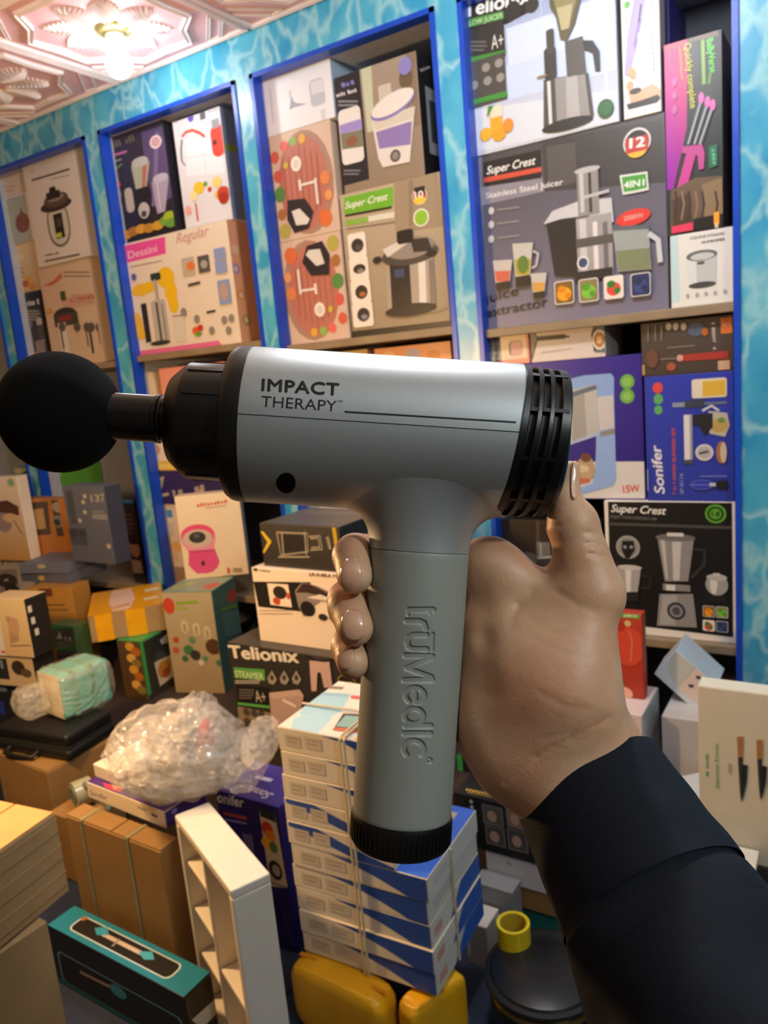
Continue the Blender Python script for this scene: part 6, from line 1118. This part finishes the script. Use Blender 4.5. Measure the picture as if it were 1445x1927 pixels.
A = Art(tw_.front, V8); A.full('#22201c'); A.poly([(930, 1340), (1040, 1240), (1060, 1300), (980, 1380)], '#c8c4b4'); A.build(tw_.o, 'side_print')
# white frame with cells, standing on the platform
FRM = mat('white_plastic', '#e6ddce', .35, var=.02)
fz = .68; D_, A_, C_ = (at_z(V8(p), fz) for p in ((1120, 715), (846, 345), (1294, 606)))
fr = empty('display_rack', (D_[0], D_[1], PZ), 'white plastic display rack with open cells, standing upright in the foreground', 'rack')
lv = A_ - D_; lv[2] = 0; L1 = np.linalg.norm(lv); lv /= L1; tv = np.array([lv[1], -lv[0], 0]); tv = tv if tv @ (C_ - D_) > 0 else -tv; L2 = (C_ - D_) @ tv; h = fz - PZ - .001; o0 = np.array([D_[0], D_[1], PZ + .001]); zz = np.array([0, 0, 1.])
def pan(nm, a, b, c, dd): o = fixnormals(G().obox(a, b, c, dd).build(nm, FRM, fr)); bevel(o, .003, 2); return o
t_ = .016
pan('top_panel', o0 + zz * (h - t_), lv * L1, tv * L2, zz * t_); pan('bottom_panel', o0, lv * L1, tv * L2, zz * t_)
pan('side_panel', o0 + zz * t_, lv * t_, tv * L2, zz * (h - 2 * t_)); pan('side_panel', o0 + lv * (L1 - t_) + zz * t_, lv * t_, tv * L2, zz * (h - 2 * t_))
pan('back_panel', o0 + tv * (L2 - .006) + lv * t_ + zz * t_, lv * (L1 - 2 * t_), tv * .006, zz * (h - 2 * t_))
pan('divider', o0 + lv * L1 * .52 + zz * t_ + tv * .004, lv * .010, tv * (L2 - .012), zz * (h - 2 * t_))
for k in (.28, .52, .76): pan('cell_shelf', o0 + lv * (L1 * .52 + .012) + zz * h * k + tv * .006, lv * (L1 * .48 - t_ - .013), tv * (L2 - .014), zz * .008)
for k in (.38,): pan('cell_shelf', o0 + lv * (t_ + .001) + zz * h * k + tv * .006, lv * (L1 * .52 - t_ - .003), tv * (L2 - .014), zz * .010)
# ------------------------------------------------------------------ lower right
b1_ = wbox('teal_carton', V10, (300, 1278), (520, 1420), 1.30, .13, '#1f6a5e', 'dark teal box at the bottom of the pile behind the sleeve', on=PZ)
b2_ = wbox('brown_carton', V10, (215, 1172), (520, 1290), 1.29, .14, '#6a4a2c', 'dull brown carton under the white box behind the cuff', on=b1_, matl=KRAFT)
b3_ = wbox('white_carton', V10, (195, 1052), (520, 1190), 1.285, .15, '#d0ccd0', 'white carton below the black photo-print box', on=b2_)
A = Art(b3_.front, V10); A.line([(290, 1105), (310, 1125)], 8, '#8a8a90'); A.build(b3_.o)
b4_ = wbox('photo_print_box', V10, (55, 800), (470, 1100), 1.28, .15, '#16181c', 'black box printed with a grid of small photos, left of the cuff', on=b3_)
A = Art(b4_.front, V10); A.full('#1a1d22', '#14161a')
for x0, y0, x1, y1, c in ((180, 850, 270, 935, '#5a5450'), (285, 865, 370, 950, '#8a6a60'), (195, 940, 280, 1025, '#4a4846'), (292, 955, 380, 1050, '#4e4644'), (385, 880, 460, 970, '#5c5450')): A.quad((x0, y0), (x1, y0 + 22), (x1 + 8, y1 + 22), (x0 + 8, y1), '#7a7a7c'); A.quad((x0 + 5, y0 + 6), (x1 - 5, y0 + 25), (x1 + 2, y1 + 16), (x0 + 12, y1 - 5), c); A.ell((x0 + x1) / 2, (y0 + y1) / 2 + 14, 20, 24, '#b09080')
for y in range(840, 1000, 24): A.ell(135 + (y - 840) * .12, y, 7, 8, '#c8ccd0')
A.build(b4_.o)
A = Art(b4_.top, V10)
for k in range(18): A.ell(115 + 14 * k, 790 + 3.4 * k, 5, 5, '#c8a848'); A.ell(122 + 14 * k, 802 + 3.4 * k, 4, 4, '#a88a38')
A.build(b4_.o, 'top_print')
b5_ = wbox('game_case', V10, (62, 628), (440, 790), 1.36, .07, '#141a22', 'black flat box with a green left edge behind the palm', on=b4_)
A = Art(b5_.front, V10); A.rect(68, 628, 105, 800, '#2f8a44'); A.quad((120, 660), (400, 690), (400, 810), (130, 775), '#20262e'); A.build(b5_.o)
# white cartons on the bench by the hand
w5 = wbox('white_carton', V16, (-120, 640), (212, 1000), 1.60, .16, '#e0d0cc', 'white box right of the wrist, holding up the tomato box', on=BZ)
A = Art(w5.right, V16); A.full('#cfd6dc'); A.ell(300, 760, 30, 40, '#b8b4b4'); A.build(w5.o, 'side_print')
tm = wbox('tomato_box', V16, (-40, 0), (222, 632), 1.68, .03, '#b83a28', 'flat red box with a tomato picture and green heading, beside the wrist', on=w5)
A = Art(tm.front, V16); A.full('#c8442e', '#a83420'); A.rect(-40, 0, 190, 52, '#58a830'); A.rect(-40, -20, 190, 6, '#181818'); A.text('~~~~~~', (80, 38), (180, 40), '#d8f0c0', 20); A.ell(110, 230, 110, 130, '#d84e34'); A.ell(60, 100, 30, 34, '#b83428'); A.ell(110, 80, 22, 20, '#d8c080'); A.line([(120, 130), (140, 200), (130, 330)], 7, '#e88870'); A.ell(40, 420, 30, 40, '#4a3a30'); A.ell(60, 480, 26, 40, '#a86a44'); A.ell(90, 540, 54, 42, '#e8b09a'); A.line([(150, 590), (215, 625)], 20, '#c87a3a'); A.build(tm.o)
w6 = wbox('white_carton', V16, (330, 690), (600, 1010), 1.66, .14, '#c6c4c4', 'grey-white carton between the wrist boxes and the knife box', on=BZ)
w7 = tbox('white_carton', V16, BZ + .07, (560, 1330), (330, 1110), (640, 1120), .069, '#d6dadf', 'low white carton peeking out beside the sleeve')
def prism(name, view, Y, pts, depth, matl, label, cat):    # slab with the outline seen on y = Y
    P = [at_y(view(p), Y) for p in pts]; n_ = len(P); v = P + [q + [0, depth, 0] for q in P]
    f = [list(range(n_)), list(range(2 * n_ - 1, n_ - 1, -1))] + [[i, (i + 1) % n_, n_ + (i + 1) % n_, n_ + i] for i in range(n_)]
    o = fixnormals(mesh(name, v, f, matl)); bevel(o, .002); tag(o, label, cat); P0 = P[0]
    return o, Face(np.array([P[1][0], Y, P[2][2]]) - [.3, 0, .3], np.array([1., 0, 0]), np.array([0, 0, 1.]), np.array([0, -1., 0]), 2., 2.)
to, tf = prism('tilted_carton', V16, 1.74, [(430, 252), (282, 415), (560, 665), (700, 500)], .11, card('#c8d4de'), 'pale blue and white box tilted on its corner under the right lower shelf', 'box')
A = Art(tf, V16); A.poly([(425, 268), (390, 305), (375, 395), (440, 500), (470, 470), (560, 370)], '#c4c8c0'); A.poly([(560, 375), (645, 445), (600, 560), (550, 600), (440, 505)], '#e0ccc4'); A.rect(510, 480, 545, 506, '#4a4648'); A.rect(560, 425, 590, 450, '#4a4648'); A.build(to, 'front_print')
kn = wbox('knife_set_box', V16, (568, 492), (1260, 1640), 1.46, .045, '#dcd0b6', 'cream box with two black wood-handled kitchen knives at the right edge', on=BZ, matl=card('#ded2b8', .5))
A = Art(kn.front, V16); A.text('~~~~~~~~~', (643, 1088), (641, 935), '#4a9a48', 22, bold=.03); A.text('Japanese Knives', (712, 1172), (708, 872), '#5aa858', 30); A.line([(782, 1068), (782, 1000)], 14, '#b8b09c')
for dx, dy, s_ in ((0, 0, 1.0), (127, 20, .93)):
    def k_(x, y): return (835 + dx + (x - 835), 825 + dy + (y - 825) * s_)
    A.poly([k_(832, 825), k_(872, 825), k_(868, 962), k_(838, 962)], '#b87c48'); A.poly([k_(838, 962), k_(868, 962), k_(866, 1008), k_(902, 1014), k_(895, 1120), k_(878, 1200), k_(860, 1258), k_(850, 1180), k_(843, 1060)], '#2c2e2a'); A.line([k_(850, 965), k_(858, 1180)], 5, '#4a4c46')
A.build(kn.o)
A = Art(kn.top, V16); A.full('#e8e4d0'); A.build(kn.o, 'top_print')
for k, (z, dx) in enumerate(((0, 0), (.018, .012))):
    b = make_box('white_leaflet_box', kn.c + kn.U * .2 + [dx, -.075, z + .0008 - 0], kn.U * .33, np.array([0, .07, 0]), .016, '#ece6d4', ('lower', 'upper')[k] + ' thin white box lying in front of the knife box', 'box', bev=.0015)
# black lidded pot with a roll of tape on it
pz = .40; pc_ = at_z((1022, 1822), pz); pot = empty('lidded_pot', (pc_[0], pc_[1], PZ), 'round black pot with a domed lid, in front of the sleeve', 'pot'); BP = mat('dark_enamel', '#17191a', .28, var=.1); R_ = .100; o_ = np.array([pc_[0], pc_[1], PZ + .0006])
fixnormals(G().lathe(o_, (0, 0, 1), [(0, R_ * .86), (.004, R_ * .9), (.05, R_ * .96), (pz - PZ - .014, R_ * .96), (pz - PZ - .012, R_ * .9)], 48).build('pot_body', BP, pot, smooth=35))
fixnormals(G().lathe(o_, (0, 0, 1), [(pz - PZ - .012, R_ * .99), (pz - PZ - .010, R_ * 1.03), (pz - PZ - .005, R_ * 1.02), (pz - PZ - .004, R_ * .93), (pz - PZ, R_ * .9), (pz - PZ + .006, R_ * .7), (pz - PZ + .009, R_ * .45), (pz - PZ + .010, .001)], 56).build('lid', BP, pot, smooth=28))
fixnormals(G().lathe(o_, (0, 0, 1), [(pz - PZ - .030, R_ * .965), (pz - PZ - .030, R_ * .985), (pz - PZ - .020, R_ * .985), (pz - PZ - .020, R_ * .965)], 48, cap=False).build('brass_band', mat('brass_band', '#a88a4c', .3, .8), pot, smooth=30))
tp = at_z((968, 1774), pz + .004); tr = empty('tape_roll', tp, 'yellow roll of packing tape standing on the black pot lid', 'tape roll'); rt = .030; ht = .042
fixnormals(G().lathe(tp, (0, 0, 1), [(.0004, rt * .80), (.0004, rt), (ht, rt), (ht, rt * .84), (.0004, rt * .80)], 40, cap=False).build('tape', mat('yellow_film_tape', '#e0c41c', .2, var=.06, vscale=60), tr, smooth=35))
fixnormals(G().lathe(tp, (0, 0, 1), [(.0008, rt * .74), (.0008, rt * .80), (ht - .0005, rt * .835), (ht - .0005, rt * .78), (.0008, rt * .74)], 40, cap=False).build('tape_core', mat('core_card', '#c8a828', .6), tr, smooth=35))
# grey and white boxes between the tablet stack and the pot
x1_ = wbox('grey_carton', V10, (140, 1195), (330, 1480), 1.235, .045, '#8a8a8c', 'grey box edge-on between the tablet boxes and the pot', on=PZ)
x2_ = wbox('white_carton', V10, (105, 1370), (222, 1690), 1.17, .06, '#d4ccc4', 'white box squeezed between the tablet stack and the black pot', on=PZ)
# sleeve button, and the tape dispenser by the strapped carton
fc = wbox('brown_carton', V8, (235, 330), (470, 760), .99, .12, '#94703e', 'brown carton behind the strapped carton, with the tape gun on it', on=PZ, matl=KRAFT)
td = empty('tape_dispenser', at_z(V8((300, 262)), fc.z1), 'grey-green tape gun lying beside the strapped carton', 'tape dispenser'); GG = mat('grey_green_plastic', '#6c7a70', .4)
p0_ = fc.c + fc.U * .45 + fc.D * .5 + [0, 0, fc.h + .034]
fixnormals(G().lathe(p0_, (.3, .95, 0), [(-.022, .020), (-.022, .033), (.022, .033), (.022, .020), (-.022, .020)], 32, cap=False).build('tape_reel', mat('clear_tape_reel', '#a8a890', .2), td, smooth=35))
fixnormals(G().lathe(p0_, (.3, .95, 0), [(-.025, .006), (-.025, .022), (.025, .022), (.025, .006)], 24).build('reel_hub', GG, td, smooth=35))
G().tube([p0_ + [.01, 0, .02], p0_ + [.05, .0, .03], p0_ + [.085, .0, .012], p0_ + [.10, -.005, -.02]], [.010, .011, .010, .008], 10).build('pistol_grip', GG, td, smooth=60)
